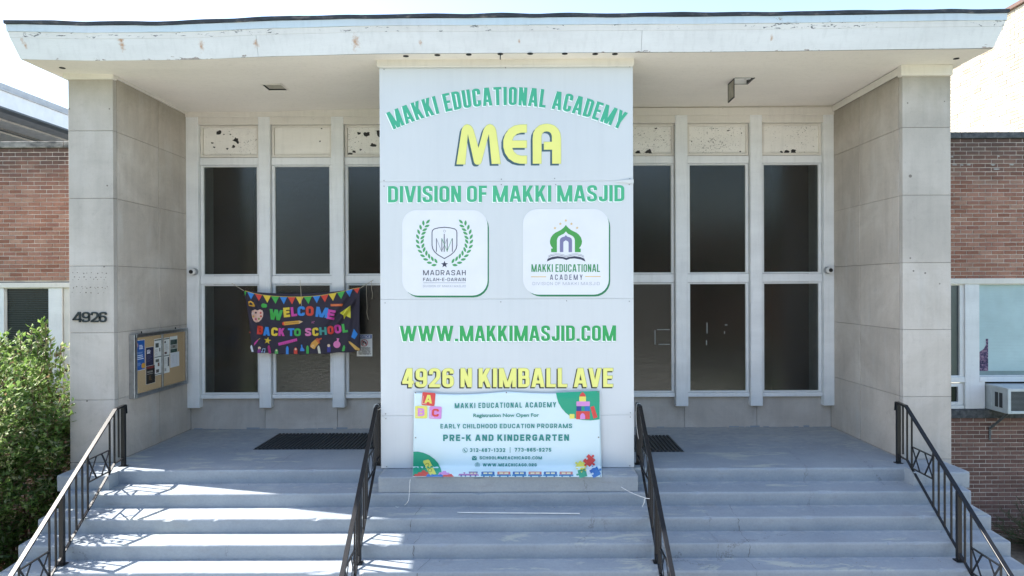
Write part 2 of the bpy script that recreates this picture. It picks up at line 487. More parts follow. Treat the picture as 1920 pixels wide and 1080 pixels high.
def inside(q, p):
    r = False; n = len(p)
    for i in range(n):
        a, b = p[i], p[(i + 1) % n]
        if (a[1] > q[1]) != (b[1] > q[1]) and q[0] < (b[0] - a[0]) * (q[1] - a[1]) / (b[1] - a[1]) + a[0]: r = not r
    return r
def offset(p, d, sgn):
    n = len(p); out = []
    for i in range(n):
        a, b, c = Vector(p[i - 1]), Vector(p[i]), Vector(p[(i + 1) % n])
        e, f = (b - a).normalized(), (c - b).normalized()
        n1 = Vector((e.y, -e.x)) * sgn; n2 = Vector((f.y, -f.x)) * sgn
        m = n1 + n2
        if m.length < 1e-4: m = n1
        m.normalize()
        out.append(tuple(b + m * d / max(.6, m.dot(n1))))
    return out

def rpath(pts, closed=False):
    """polyline with rounded corners; pts = (x, y[, r])"""
    n = len(pts); out = []
    for i, p in enumerate(pts):
        r = p[2] if len(p) > 2 else 0
        if r <= 0 or (not closed and i in (0, n - 1)): out.append((p[0], p[1])); continue
        a = Vector(pts[i - 1][:2]); b = Vector(p[:2]); c = Vector(pts[(i + 1) % n][:2])
        u = (a - b); v = (c - b); r1 = min(r, u.length * .499, v.length * .499); u.normalize(); v.normalize()
        s0, s1 = b + u * r1, b + v * r1
        for q in range(6):
            t = q / 5; out.append(tuple(s0 * (1 - t) ** 2 + b * 2 * t * (1 - t) * .92 + b * 0 + s1 * t * t + (s0 + s1) * .5 * 2 * t * (1 - t) * .08))
    return out
WID = dict(I=0, M=.70, W=.86, A=.52, V=.50, Y=.48, L=.38, E=.40, F=.38, T=.44, J=.40, K=.50, X=.5)
def glyph(ch, w, t):
    a, b, T, B, m = t / 2, w - t / 2, 1 - t / 2, t / 2, w / 2
    r = min(.22, (b - a) * .48)
    S = lambda *p, c=False: (rpath(list(p), c), c)
    E = .06       # overshoot, cut off again at the base and cap lines
    if ch == 'I': return [S((t / 2, -E), (t / 2, 1 + E))]
    if ch in 'OQ0': return [S((a, B, r), (a, T, r), (b, T, r), (b, B, r), c=True)]
    if ch == 'D': return [S((a, B), (a, T), (b, T, r), (b, B, r), c=True)]
    if ch == 'C': return [S((b, .66), (b, T, r), (a, T, r), (a, B, r), (b, B, r), (b, .34))]
    if ch == 'G': return [S((b, .68), (b, T, r), (a, T, r), (a, B, r), (b, B, r), (b, .52)), S((m, .47), (w, .47))]
    if ch == 'U': return [S((a, 1 + E), (a, B, r), (b, B, r), (b, 1 + E))]
    if ch == 'J': return [S((b, 1 + E), (b, B, r), (a, B, r), (a, .30))]
    if ch == 'S': return [S((b, .69), (b, T, r), (a, T, r), (a, .60, r * .9), (b, .42, r * .9), (b, B, r), (a, B, r), (a, .31))]
    if ch in 'EFL':
        o = [S((a, -E), (a, 1 + E))]; e0 = a + t / 2
        if ch != 'F': o.append(S((e0, B), (w, B)))
        if ch != 'L': o += [S((e0, T), (w, T)), S((e0, .52), (w * .93, .52))]
        return o
    if ch == 'T': return [S((0, T), (w, T)), S((m, -E), (m, 1 - t * .9))]
    if ch == 'H': return [S((a, -E), (a, 1 + E)), S((b, -E), (b, 1 + E)), S((a + t / 2, .5), (b - t / 2, .5))]
    if ch == 'K': return [S((a, -E), (a, 1 + E)), S((a + t * .2, .30), (w - t * .55, 1 + E)), S((a + (w - a) * .36, .60), (w - t * .42, -E))]
    if ch == 'N': return [S((a, -E), (a, 1 + E)), S((b, -E), (b, 1 + E)), S((a - .01, 1 + E), (b + .01, -E))]
    if ch == 'M': return [S((a, -E), (a, 1 + E)), S((b, -E), (b, 1 + E)), S((a + .0, 1 + E), (m, -E)), S((b, 1 + E), (m, -E))]
    if ch == 'A': return [S((a - .02, -E), (m - .02, 1 + E)), S((b + .02, -E), (m + .02, 1 + E)), S((w * .24, .27), (w * .76, .27))]
    if ch == 'V': return [S((a - .02, 1 + E), (m - .01, -E)), S((b + .02, 1 + E), (m + .01, -E))]
    if ch == 'W': return [S((a - .02, 1 + E), (w * .29, -E)), S((w * .29, -E), (m, 1 + E)), S((m, 1 + E), (w * .71, -E)), S((w * .71, -E), (b + .02, 1 + E))]
    if ch == 'X': return [S((a, -E), (b, 1 + E)), S((b, -E), (a, 1 + E))]
    if ch == 'Y': return [S((a - .02, 1 + E), (m, .38)), S((b + .02, 1 + E), (m, .38)), S((m, -E), (m, .46))]
    if ch in 'PR':
        o = [S((a, -E), (a, 1 + E)), S((a + t / 2, T), (b, T, r), (b, .44, r), (a + t / 2, .44))]
        if ch == 'R': o.append(S((w * .50, .42), (b + .01, -E)))
        return o
    if ch == 'B': return [S((a, -E), (a, 1 + E)), S((a + t / 2, T), (b - .02, T, r), (b - .02, .52, r * .8), (a + t / 2, .52)), S((a + t / 2, .52), (b, .52, r * .8), (b, B, r), (a + t / 2, B))]
    if ch == '4': return [S((b - t * .35, -E), (b - t * .35, 1 + E)), S((0, .26), (w, .26)), S((t * .42, .24), (b - t * .6, 1 + E * .6))]
    if ch == '9': return [S((a, .44, r), (a, T, r), (b, T, r), (b, .44, r), c=True), S((b, .62), (b, B, r), (a, B, r), (a, .28))]
    if ch == '6': return [S((a, B, r), (a, .56, r), (b, .56, r), (b, B, r), c=True), S((a, .38), (a, T, r), (b, T, r), (b, .72))]
    if ch == '8': return [S((a, B, r), (a, .53, r), (b, .53, r), (b, B, r), c=True), S((a + .01, .53, r), (a + .01, T, r), (b - .01, T, r), (b - .01, .53, r), c=True)]
    if ch == '3': return [S((a, .72), (a, T, r), (b, T, r), (b, .54, r), (m * .9, .53)), S((m * .9, .53), (b, .52, r), (b, B, r), (a, B, r), (a, .28))]
    if ch == '5': return [S((w, T), (a, T), (a, .52), (b, .58, r), (b, B, r), (a, B, r), (a, .26))]
    if ch == '2': return [S((a, .68), (a, T, r), (b, T, r), (b, .52, r * .8), (a + t * .1, t * .8)), S((0, B), (w, B))]
    if ch == '7': return [S((0, T), (w, T)), S((b, 1 - t * .9), (w * .36, -E))]
    if ch == '1': return [S((m + .04, -E), (m + .04, 1 + E)), S((m + .04 - t * .3, 1 - t * .9), (m - .14, .76))]
    if ch == '.': return [S((t / 2, 0), (t / 2, t))]
    if ch == '-': return [S((0, .45), (w, .45))]
    if ch == '@': return [S((a, B, r), (a, T, r), (b, T, r), (b, B + .1, r * .6), (w * .62, B + .12, .05), (w * .62, .66)), S((w * .36, .34, .08), (w * .36, .66, .08), (w * .62, .66, .08), (w * .62, .34, .08), c=True)]
    return []
def clipy(p, lo, hi):
    for sgn, lim in ((1, lo), (-1, hi)):
        q = []
        for i in range(len(p)):
            a, b = p[i - 1], p[i]; da, db = sgn * (a[1] - lim), sgn * (b[1] - lim)
            if (da >= 0) != (db >= 0):
                t = da / (da - db); q.append((a[0] + (b[0] - a[0]) * t, a[1] + (b[1] - a[1]) * t))
            if db >= 0: q.append(b)
        p = q
        if len(p) < 3: return []
    return p
def band2(pts, w, closed, ext=0.0):
    n = len(pts); L_, R_ = [], []
    P_ = [Vector(p) for p in pts]
    if ext and not closed:
        P_[0] = P_[0] + (P_[0] - P_[1]).normalized() * ext; P_[-1] = P_[-1] + (P_[-1] - P_[-2]).normalized() * ext
    for i in range(n):
        a = P_[i - 1] if (i > 0 or closed) else P_[i]; b = P_[i]; c = P_[(i + 1) % n] if (i < n - 1 or closed) else P_[i]
        e = (b - a) if (b - a).length > 1e-7 else (c - b); f = (c - b) if (c - b).length > 1e-7 else (b - a)
        e = e.normalized(); f = f.normalized(); n1 = Vector((-e.y, e.x)); n2 = Vector((-f.y, f.x)); m = (n1 + n2)
        m = m.normalized() if m.length > 1e-5 else n1
        q = m * (w / 2) / max(.55, m.dot(n1))
        L_.append(tuple(b + q)); R_.append(tuple(b - q))
    return L_, R_

class Art:
    """Printed shapes: polygons in a sheet's own 2D coordinates, mapped to the sheet by fn(x, y, layer)."""
    def __init__(s, fn, maxlen=0): s.fn = fn; s.mb = MB(); s.k = 0; s.maxlen = maxlen
    def layer(s): s.k += 1; return s.k
    def poly(s, pts, c, holes=(), k=None):
        k = s.k if k is None else k
        loops = [[Vector((x, y, 0)) for x, y in pts]] + [[Vector((x, y, 0)) for x, y in h] for h in holes]
        flat = [v for l in loops for v in l]
        tr = tessellate_polygon(loops)
        if s.maxlen:        # cut long triangles so that the print follows the folds of the sheet
            todo = [[flat[i] for i in t] for t in tr]; done = []
            while todo:
                t = todo.pop(); e = [(t[i] - t[(i + 1) % 3]).length for i in range(3)]; m = max(e)
                if m <= s.maxlen: done.append(t); continue
                i = e.index(m); a, b, c_ = t[i], t[(i + 1) % 3], t[(i + 2) % 3]; h = (a + b) / 2
                todo += [[a, h, c_], [h, b, c_]]
            for t in done: s.mb.add([s.fn(v.x, v.y, k) for v in t], [(0, 1, 2)], ink(c))
            return
        s.mb.add([s.fn(v.x, v.y, k) for v in flat], tr, ink(c))
    def rect(s, x0, y0, x1, y1, c, r=0):
        if not r: return s.poly([(x0, y0), (x1, y0), (x1, y1), (x0, y1)], c)
        p = []
        for cx, cy, a0 in ((x1 - r, y1 - r, 0), (x0 + r, y1 - r, 90), (x0 + r, y0 + r, 180), (x1 - r, y0 + r, 270)):
            for i in range(7):
                a = rad(a0 + 15 * i); p.append((cx + r * math.cos(a), cy + r * math.sin(a)))
        s.poly(p, c)
    def circ(s, cx, cy, r, c, ry=None, ring=None, n=20):
        ry = ry or r
        p = [(cx + r * math.cos(2 * math.pi * i / n), cy + ry * math.sin(2 * math.pi * i / n)) for i in range(n)]
        h = []
        if ring: h = [[(cx + (r - ring) * math.cos(2 * math.pi * i / n), cy + (ry - ring) * math.sin(2 * math.pi * i / n)) for i in range(n)][::-1]]
        s.poly(p, c, h)
    def lens(s, cx, cy, L, W, ang, c):
        a = rad(ang); u = (math.cos(a), -math.sin(a)); w = (u[1], -u[0]); p = []
        for i in range(7):
            t = -1 + i / 3; p.append((t, (1 - t * t)))
        q = [(t, h) for t, h in p] + [(t, -h) for t, h in p[::-1][1:-1]]
        s.poly([(cx + u[0] * t * L / 2 + w[0] * h * W / 2, cy + u[1] * t * L / 2 + w[1] * h * W / 2) for t, h in q], c)
    def star(s, cx, cy, r, c, rot=0, n=5, q=.42):
        s.poly([(cx + (r if i % 2 == 0 else r * q) * math.sin(rad(rot + 180 * i / n)), cy - (r if i % 2 == 0 else r * q) * math.cos(rad(rot + 180 * i / n))) for i in range(2 * n)], c)
    def line(s, pts, w, c, closed=False):
        n = len(pts)
        L, R = [], []
        for i in range(n):
            a = Vector(pts[i - 1] if (i > 0 or closed) else pts[i]); b = Vector(pts[i]); d = Vector(pts[(i + 1) % n] if (i < n - 1 or closed) else pts[i])
            t = ((b - a).normalized() + (d - b).normalized()); t = t.normalized() if t.length > 1e-5 else Vector((1, 0))
            m = Vector((-t.y, t.x)) * w / 2
            e = (b - a) if (b - a).length > 1e-6 else (d - b)
            k = max(.5, abs(Vector((-t.y, t.x)).dot(Vector((-e.y, e.x)).normalized())))
            L.append(tuple(b + m / k)); R.append(tuple(b - m / k))
        if closed: s.poly(L, c, [R[::-1]])
        else: s.poly(L + R[::-1], c)
    def text(s, st, x0, x1, yb, yt, c, bold=0.0, slope=0.0, rot=0.0, warp=None, track=0.0, k=None, grow=0.0, dx=0, dy=0):
        """string fitted between x0..x1, baseline yb, cap top yt (y grows downwards); bold in cap heights"""
        k = s.k if k is None else k
        cap = .682
        if track:
            cs = []; x = 0.0
            for ch in st:
                if ch == ' ': x += .36; continue
                g = contours(ch); lo = min(p[0] for q in g for p in q); hi = max(p[0] for q in g for p in q)
                cs += [[(p[0] - lo + x, p[1]) for p in q] for q in g]; x += hi - lo + track
        else: cs = contours(st)
        lo = min(p[0] for q in cs for p in q); hi = max(p[0] for q in cs for p in q)
        H = yb - yt; sy = H / cap; b = bold * H
        sx = ((x1 - x0) - 2 * b) / (hi - lo)
        syb = (H - 2 * b) / cap
        q2 = [[((p[0] - lo) * sx + x0 + b, -p[1] * syb - b) for p in q] for q in cs]
        ars = [area(q) for q in q2]
        big = max(ars, key=abs); sg = 1 if big > 0 else -1
        q2 = [offset(q, b + grow, sg) for q in q2]
        outs = [i for i, a in enumerate(ars) if a * sg > 0]; hol = [i for i, a in enumerate(ars) if a * sg < 0]
        cr, sr = math.cos(rad(rot)), math.sin(rad(rot)); mx = (x0 + x1) / 2
        def tf(p):
            x, y = p
            if warp: x, y = warp(x, y)
            else:
                if rot: xx, yy = x - mx, y + H / 2; x, y = mx + xx * cr - yy * sr, xx * sr + yy * cr - H / 2
                y = y + yb + slope * (x - x0)
            return (x + dx, y + dy)
        for i in outs:
            hs = [[tf(p) for p in q2[j]] for j in hol if inside(q2[j][0], q2[i]) and abs(ars[j]) < abs(ars[i])]
            s.poly([tf(p) for p in q2[i]], c, hs, k)
    def block(s, st, x0, x1, yb, yt, c, t=.17, ax=1.25, gap=.10, slope=0.0, rot=0.0, warp=None, grow=0.0, dx=0, dy=0, k=None):
        """block capitals made of strokes of thickness t (cap heights), stretched sideways by ax, fitted to x0..x1"""
        k = s.k if k is None else k
        H = yb - yt; tot = (x1 - x0) / H / ax
        fix = 0; var = 0; items = []
        for i, ch in enumerate(st):
            if ch == ' ': items.append((ch, None)); fix += .11 + gap; continue
            if ch in 'I.': items.append((ch, t)); fix += t
            else:
                w_ = WID.get(ch, .46); w_ = .26 if ch == '-' else .34 if ch == '1' else w_; items.append((ch, w_)); var += w_
            fix += gap
        fix -= gap; wf = (tot - fix) / var if var else 1
        g_ = grow / H; x = 0; n = 0; mx = (x0 + x1) / 2; cr, sr = math.cos(rad(rot)), math.sin(rad(rot))
        def tf(p):
            X, Y = x0 + p[0] * H * ax, -p[1] * H
            if warp: X, Y = warp(X, Y)
            else:
                if rot: xx, yy = X - mx, Y + H / 2; X, Y = mx + xx * cr - yy * sr, xx * sr + yy * cr - H / 2
                Y += yb + slope * (X - x0)
            return X + dx, Y + dy
        for ch, w_ in items:
            if ch == ' ': x += .11 + gap; continue
            gw = t if ch in 'I.' else w_ * wf
            for pts, closed in glyph(ch, gw, t):
                pp = [(q[0] + x, q[1]) for q in pts]
                n += 1; kk = k + .035 * (n % 9)
                if closed:
                    L_, R_ = band2(pp, t + 2 * g_, True)
                    if abs(area(L_)) < abs(area(R_)): L_, R_ = R_, L_
                    m_ = len(L_)
                    for i in range(m_): s.poly([tf(L_[i]), tf(L_[(i + 1) % m_]), tf(R_[(i + 1) % m_]), tf(R_[i])], c, (), kk)
                else:
                    L_, R_ = band2(pp, t + 2 * g_, False, g_)
                    for i in range(len(L_) - 1):
                        q = clipy([L_[i], L_[i + 1], R_[i + 1], R_[i]], -g_, 1 + g_)
                        if len(q) > 2: s.poly([tf(v) for v in q], c, (), kk)
            x += gw + gap
    def build(s, name, parent):
        o = s.mb.build(name, None, parent); s.mb = MB(); return o

# ------------------------------------------------------------------ the setting: ground, stairs
DEP = [9.08, 8.69, 8.32, 7.99, 7.68, 7.37, 7.06, 6.75, 6.44]      # nosing distances
ZN = [-2.40, -2.595, -2.785, -2.975, -3.165, -3.355, -3.545, -3.735, -3.925]
GZ = -4.10

g = MB().add([(-400, -400, GZ - .02), (400, -400, GZ - .02), (400, 400, GZ - .02), (-400, 400, GZ - .02)], [(0, 1, 2, 3)]).build('ground', M_grass)
tag(g, kind='structure')
w = MB(); 
for i in range(12):
    for j in range(6):
        x = -9.15 + i * 1.53; y = -2.9 + j * 1.53
        w.box(x + .006, x + 1.524, y + .006, y + 1.524, GZ - .1, GZ + .02)
w = w.build('pavement', M_concrete); tag(w, kind='structure')
r = MB().box(-80, 80, -16, -6.5, GZ - .1, GZ - .005).build('road', M_asphalt); tag(r, kind='structure')
k = MB().box(-80, 80, -6.5, -6.3, GZ - .1, GZ + .11).box(-80, 80, -16.2, -16, GZ - .1, GZ + .11).build('kerb', M_concrete); tag(k, kind='structure')
e = MB().box(5.7, 11, 6.5, 11.3, GZ - .1, GZ + .012).box(-11, -5.95, 6.5, 11.3, GZ - .1, GZ + .012).build('planting_bed', M_earth); tag(e, kind='structure')

stairs = empty('stairs', (0, 8, GZ), kind='structure')
def worn_step(name, x0, x1, y0, y1, ztop_f, ztop_b, zbot, mat=M_steps, parent=stairs, rr=.016, back=None):
    """a step with a rounded, slightly uneven nosing, swept along x"""
    n = max(4, int((x1 - x0) / .045))
    v = []; f = []
    for i in range(n + 1):
        x = x0 + (x1 - x0) * i / n
        j = .004 * mn.noise((x * 3.1, y0 * 7, ztop_f * 9)) + .003 * mn.noise((x * 15, y0 * 3, 1))
        c = mn.noise((x * 6, y0 * 5, 20))
        ch = max(0, c - .42) * .05
        prof = [(y1, zbot), (y0 + .004, zbot), (y0 + j * .5, ztop_f - rr * 1.8), (y0 + .002 + j + ch * .5, ztop_f - rr * .9 - ch), (y0 + rr * .5 + j + ch, ztop_f - rr * .25 - ch + j * .4),
                (y0 + rr * 1.4 + ch, ztop_f + j * .5), (y0 + .08, ztop_f + .002 + j * .3), (y1, ztop_b)]
        v += [(x, a, b) for a, b in prof]
    m = 8
    for i in range(n):
        for q in range(m):
            f.append((i * m + q, (i + 1) * m + q, (i + 1) * m + (q + 1) % m, i * m + (q + 1) % m))
    f.append(tuple(range(m))[::-1][::-1]); f.append(tuple(n * m + q for q in range(m))[::-1])
    o = MB().add(v, f).build(name, mat, parent)
    bm = bmesh.new(); bm.from_mesh(o.data); bmesh.ops.recalc_face_normals(bm, faces=bm.faces[:]); bm.to_mesh(o.data); bm.free()
    return o
XL, XR = -5.80, 5.65
for i in range(1, 9):
    zb = ZN[i + 1] - .03 if i < 8 else GZ - .05
    worn_step('step', XL, XR, DEP[i], DEP[i - 1] + .12, ZN[i], ZN[i] + .026, zb)
land = worn_step('landing', -5.56, 5.24, DEP[0], 11.72, ZN[0], ZN[0], ZN[1] - .02)
MB().box(XL + .01, XR - .01, 9.05, 9.40, GZ, ZN[1] - .02).build('stair_core', M_steps, stairs)
# end blocks and the plinth under the sign pillar, all at landing height
for a, b in ((-5.93, -5.27), (5.03, 5.74)):
    worn_step('end_block', a, b, 8.86, 9.49, ZN[0] - .003, ZN[0] - .003, ZN[1] - .01)
worn_step('pillar_plinth', -1.79, 1.475, 8.715, 9.6, ZN[0] + .006, ZN[0] + .008, ZN[1] + .004)
for a, b in ((-5.93, -5.27), (5.03, 5.74)):
    MB().box(a + .01, b - .01, 8.9, 9.49, GZ, ZN[1] - .012).build('stair_cheek', M_steps, stairs)
# long cracks through the risers and treads
ck = MB()
def crack(px_pts, r=.0035):
    pass
M_crack = simple('crack_shadow', (.085, .08, .078), .95)
def crack_run(x0, i0, i1, seed):
    rnd = random.Random(seed); x = x0
    for i in range(i0, i1 + 1):
        y, z = DEP[i], ZN[i]
        pts = [(x, y - .0045, z - .165)]
        for q in range(1, 6):
            x += rnd.uniform(-.018, .022); pts.append((x, y - .0045, z - .165 + q * .030))
        for a, b in zip(pts, pts[1:]):
            w = rnd.uniform(.001, .0035)
            ck.add([(a[0] - w, a[1], a[2]), (a[0] + w, a[1], a[2]), (b[0] + w, b[1], b[2]), (b[0] - w, b[1], b[2])], [(0, 1, 2, 3)])
        # on the tread behind
        pts = [(x, y + .012, z + .005)]
        L = DEP[i - 1] - y
        for q in range(1, 6):
            x += rnd.uniform(-.02, .03); pts.append((x, y + .012 + (L - .02) * q / 5, z + .006 + .022 * q / 5))
        for a, b in zip(pts, pts[1:]):
            w = rnd.uniform(.0008, .0022)
            ck.add([(a[0] - w, a[1], a[2]), (a[0] + w, a[1], a[2]), (b[0] + w, b[1], b[2]), (b[0] - w, b[1], b[2])], [(0, 1, 2, 3)])
crack_run(-1.32, 2, 5, 3); crack_run(2.62, 2, 6, 9)
co = ck.build('crack', M_crack, stairs); co['kind'] = 'stuff'

# ------------------------------------------------------------------ stone pillars
HZ = [-2.395, -1.54, -.62, .295, 1.22, 2.145, 2.965]
def pillar(x0, x1, label, inner):
    y0, y1, y2, y3 = 9.49, 9.585, 10.685, 11.70
    p = empty('stone_pillar', ((x0 + x1) / 2, y0 + .3, ZN[0]), label, 'stone pillar')
    MB().box(x0 + .012, x1 - .012, y0 + .012, y3, GZ, HZ[-1] + .03).build('core', M_joint, p)
    g_ = .0022
    for a, b in zip(HZ, HZ[1:]):
        for q, (u, v) in enumerate(((y0, y1), (y1, y2), (y2, y3))):
            MB().box(x0, x1, u + (.009 if q else 0), v - .009, a + g_, b - g_).build('stone_slab', M_stone if q == 0 else M_stone_reveal, p, bevel=.003)
    MB().box(x0, x1, y0, y3, GZ, HZ[0] - .004).build('footing', M_stone, p, bevel=.003)
    # painted cap trim round the top
    t = MB().box(x0 - .04, x1 + .035 if inner > 0 else x1 + .005, y0 - .045, y0 + .05, 2.845, 2.99)
    t.build('cap_trim', M_cream, p, bevel=.004)
    xi = x1 if inner > 0 else x0
    MB().box(xi - .02, xi + .035 * inner, y0 + .052, 11.60, 2.875, 2.975).build('cap_trim', M_cream, p, bevel=.003)
    return p
pl = pillar(-6.17, -5.56, 'limestone pillar left of the porch with the black house number on it', 1)
pr = pillar(5.24, 5.90, 'limestone pillar right of the porch beside the air conditioner, without number', -1)
# filled anchor holes of earlier lettering, above the house number
hp = MB(); rr_ = random.Random(4)
rows = [(512, 8), (520, 7), (524, 6), (538, 9), (541, 5), (549, 6)]
for y, n in rows:
    for i in range(n):
        c = P(134 + 70 * (i + rr_.uniform(-.2, .3)) / n + 3, y + rr_.uniform(-1, 1), 9.487)
        hp.disc(c, rr_.uniform(.004, .009), (0, 1, 0), .004, 8)
for px, py, q in ((201, 348, .012), (195, 500, .011), (205, 204, .01), (130, 204, .01), (163, 752, .012)):
    hp.disc(P(px, py, 9.487), q, (0, 1, 0), .004, 8)
o = hp.build('anchor_hole', M_joint, pl); o['kind'] = 'stuff'
hp = MB()
for px, py, q in ((1707, 330, .022), (1707, 484, .011), (1713, 508, .012), (1735, 512, .012), (1702, 193, .01), (1771, 190, .008), (1790 - 28, 532, .01)):
    hp.disc(P(px, py, 9.487), q, (0, 1, 0), .004, 10)
o = hp.build('anchor_hole', M_joint, pr); o['kind'] = 'stuff'

# house number
hn = empty('house_number', P(167, 605, 9.48), 'black metal numerals 4926 fixed to the left stone pillar', 'house number')
for ch, a, b in (('4', 135.5, 152), ('9', 153, 168), ('2', 169.5, 184), ('6', 184.5, 199.5)):
    mbx = MB()
    for yy, fl in ((9.465, 0), (9.485, 1)):
        pass
    A = Art(lambda x, y, k: tuple(P(x, y, 9.472)))
    A.block(ch, a, b, 604.3, 585, '1c2524', t=.15, ax=1.2)
    # extrude the printed face into a solid numeral
    me = A.mb.mesh('digit'); bm = bmesh.new(); bm.from_mesh(me)
    bmesh.ops.remove_doubles(bm, verts=bm.verts[:], dist=1e-5)
    ext = bmesh.ops.extrude_face_region(bm, geom=bm.faces[:])
    for v in [q for q in ext['geom'] if isinstance(q, bmesh.types.BMVert)]: v.co.y += .014
    bmesh.ops.recalc_face_normals(bm, faces=bm.faces[:])
    bm.to_mesh(me); bm.free(); me.materials.append(M_digit)
    link('digit', me, hn)

# ------------------------------------------------------------------ canopy
can = empty('entrance_canopy', (-.15, 10, 2.97), 'wide flat canopy with peeling white fascia over the entrance', 'canopy')
CX0, CX1, CY0 = -6.35, 6.04, 8.84
def dz(x):
    pts = [(-6.6, -.05), (-5.4, -.075), (-4.3, -.07), (-3.0, -.025), (-1.8, .0), (2.2, .005), (6.3, .04)]
    if x <= pts[0][0]: return pts[0][1]
    for (a, p), (b, q) in zip(pts, pts[1:]):
        if x <= b:
            t = (x - a) / (b - a); return p + (q - p) * (t * t * (3 - 2 * t) * .5 + t * .5)
    return pts[-1][1]
def band(name, prof, mat, xs=None, jitter=0.0, sides=True, seed=0):
    """closed profile [(out, z)] carried along the front of the canopy and back along both ends"""
    a, b = (CX0, CX1) if xs is None else xs
    path = []
    n = max(2, int((b - a) / .12))
    if xs is None or a <= CX0 + .01: path += [('L', CX0, 12.1), ('L', CX0, 9.5)]
    for i in range(n + 1): path.append(('F', a + (b - a) * i / n, CY0))
    if xs is None or b >= CX1 - .01: path += [('R', CX1, 9.5), ('R', CX1, 12.1)]
    v = []; m = len(prof)
    for kd, x, y in path:
        for (o_, z) in prof:
            zz = z + dz(x) + jitter * mn.noise((x * 2.3, z * 4, seed))
            if kd == 'L': v.append((x - o_, y, zz))
            elif kd == 'R': v.append((x + o_, y, zz))
            else:
                xx = x - o_ if abs(x - CX0) < 1e-6 else x + o_ if abs(x - CX1) < 1e-6 else x
                v.append((xx, y - o_ + jitter * .4 * mn.noise((x * 1.3, z, seed + 3)), zz))
    f = []
    for i in range(len(path) - 1):
        for q in range(m): f.append((i * m + q, i * m + (q + 1) % m, (i + 1) * m + (q + 1) % m, (i + 1) * m + q))
    f += [tuple(range(m)), tuple((len(path) - 1) * m + q for q in range(m))[::-1]]
    o = MB().add(v, f).build(name, mat, can)
    bm = bmesh.new(); bm.from_mesh(o.data); bmesh.ops.recalc_face_normals(bm, faces=bm.faces[:]); bm.to_mesh(o.data); bm.free()
    return o
low = [(0, 2.965), (.078, 3.212), (-.04, 3.212), (-.05, 2.98)]
J1, J2 = P(482, 90, 8.8).x, P(1203, 80, 8.8).x
band('fascia_board', low, M_fascia_low, (CX0, J1 - .002)); band('fascia_board', low, M_fascia_low, (J1 + .002, J2 - .002)); band('fascia_board', low, M_fascia_low, (J2 + .002, CX1))
band('fascia_moulding', [(.080, 3.2135), (.094, 3.283), (-.02, 3.283), (-.02, 3.2135)], M_fascia_mid)
band('fascia_trim', [(.103, 3.2845), (.107, 3.372), (-.02, 3.372), (-.02, 3.2845)], M_fascia_top, jitter=.004)
band('roof_edging', [(.112, 3.374), (.124, 3.380), (.126, 3.420), (.08, 3.437), (-.25, 3.425), (-.25, 3.374)], M_coping_black, jitter=.014, seed=5)
# roof deck
v = []; f = []
for i in range(41):
    x = CX0 - .05 + (CX1 - CX0 + .1) * i / 40
    v += [(x, CY0 + .1, 3.40 + dz(x)), (x, 12.1, 3.40 + dz(x))]
    if i: f.append((2 * i - 2, 2 * i, 2 * i + 1, 2 * i - 1))
MB().add(v, f).build('roof_deck', M_coping_black, can)
# soffit with two square openings for the recessed lights
LA = (-3.72, -3.45, 10.04, 10.32); LB = (3.09, 3.37, 9.95, 10.25)
xs = sorted(set([CX0 + .005 + i * (CX1 - CX0 - .01) / 34 for i in range(35)] + [LA[0], LA[1], LB[0], LB[1]]))
ys = sorted(set([8.845, 9.2, 9.6, 10.6, 11.2, 12.1, LA[2], LA[3], LB[2], LB[3]]))
v = []; f = []
for x in xs:
    for y in ys: v.append((x, y, 2.962 + dz(x) * (.95 if y < 9.6 else .75)))
ny = len(ys)
for i in range(len(xs) - 1):
    for j in range(ny - 1):
        cx, cy = (xs[i] + xs[i + 1]) / 2, (ys[j] + ys[j + 1]) / 2
        if any(h[0] < cx < h[1] and h[2] < cy < h[3] for h in (LA, LB)): continue
        f.append((i * ny + j, i * ny + j + 1, (i + 1) * ny + j + 1, (i + 1) * ny + j))
so_ = MB().add(v, f).build('soffit', M_soffit, can)
# vent holes
for px, py in ((761, 105.5), (820, 103.5), (879, 102.5), (938, 101.5), (994, 101), (1059, 101), (1116, 101.5), (1153, 101.5), (117, 129), (1793, 110.5)):
    c = PZ(px, py, 2.958 + dz((px - 960) / 150) * .95)
    c.z = 2.9605 + dz(c.x) * .95
    MB().disc(c + Vector((0, 0, -.004)), .037, (0, 0, 1), .006, 14).build('vent_hole', M_dark, can)
# hook hanging from the middle vent
MB().tube([PZ(938, 101.5, 2.955), PZ(938, 101.5, 2.955) + Vector((.0, 0, -.07))], .006, 6).build('hook', M_iron, can)
# drip groove line on the soffit and little trim along the back
# header trim over the sign pillar
MB().box(-1.865, 1.505, 9.075, 9.72, 2.878, 2.992).build('header_trim', M_cream, can, bevel=.004)
MB().box(-1.85, 1.49, 9.068, 9.0735, 2.862, 2.885).build('header_bead', M_cream, can)

# recessed lights
def recess(b, label):
    zc = 2.962 + dz((b[0] + b[1]) / 2) * .75
    o = empty('ceiling_light', ((b[0] + b[1]) / 2, (b[2] + b[3]) / 2, zc), label, 'ceiling light')
    h = MB(); t = .012; z1 = zc + .075
    h.box(b[0] - t, b[0] + .001, b[2] - t, b[3] + t, zc - .002, z1).box(b[1] - .001, b[1] + t, b[2] - t, b[3] + t, zc - .002, z1)
    h.box(b[0] + .001, b[1] - .001, b[2] - t, b[2] + .001, zc - .002, z1).box(b[0] + .001, b[1] - .001, b[3] - .001, b[3] + t, zc - .002, z1)
    h.box(b[0], b[1], b[2], b[3], z1, z1 + t)
    return o, h, zc
M_lens = simple('dusty_diffuser', (.33, .31, .25), .5, var=.25, scale=9)
M_foil = simple('crinkled_reflector', (.88, .88, .87), .3, .35, bump=.8, bscale=25)
o, h, zc = recess(LA, 'square recessed light with dusty lens flush in the left soffit')
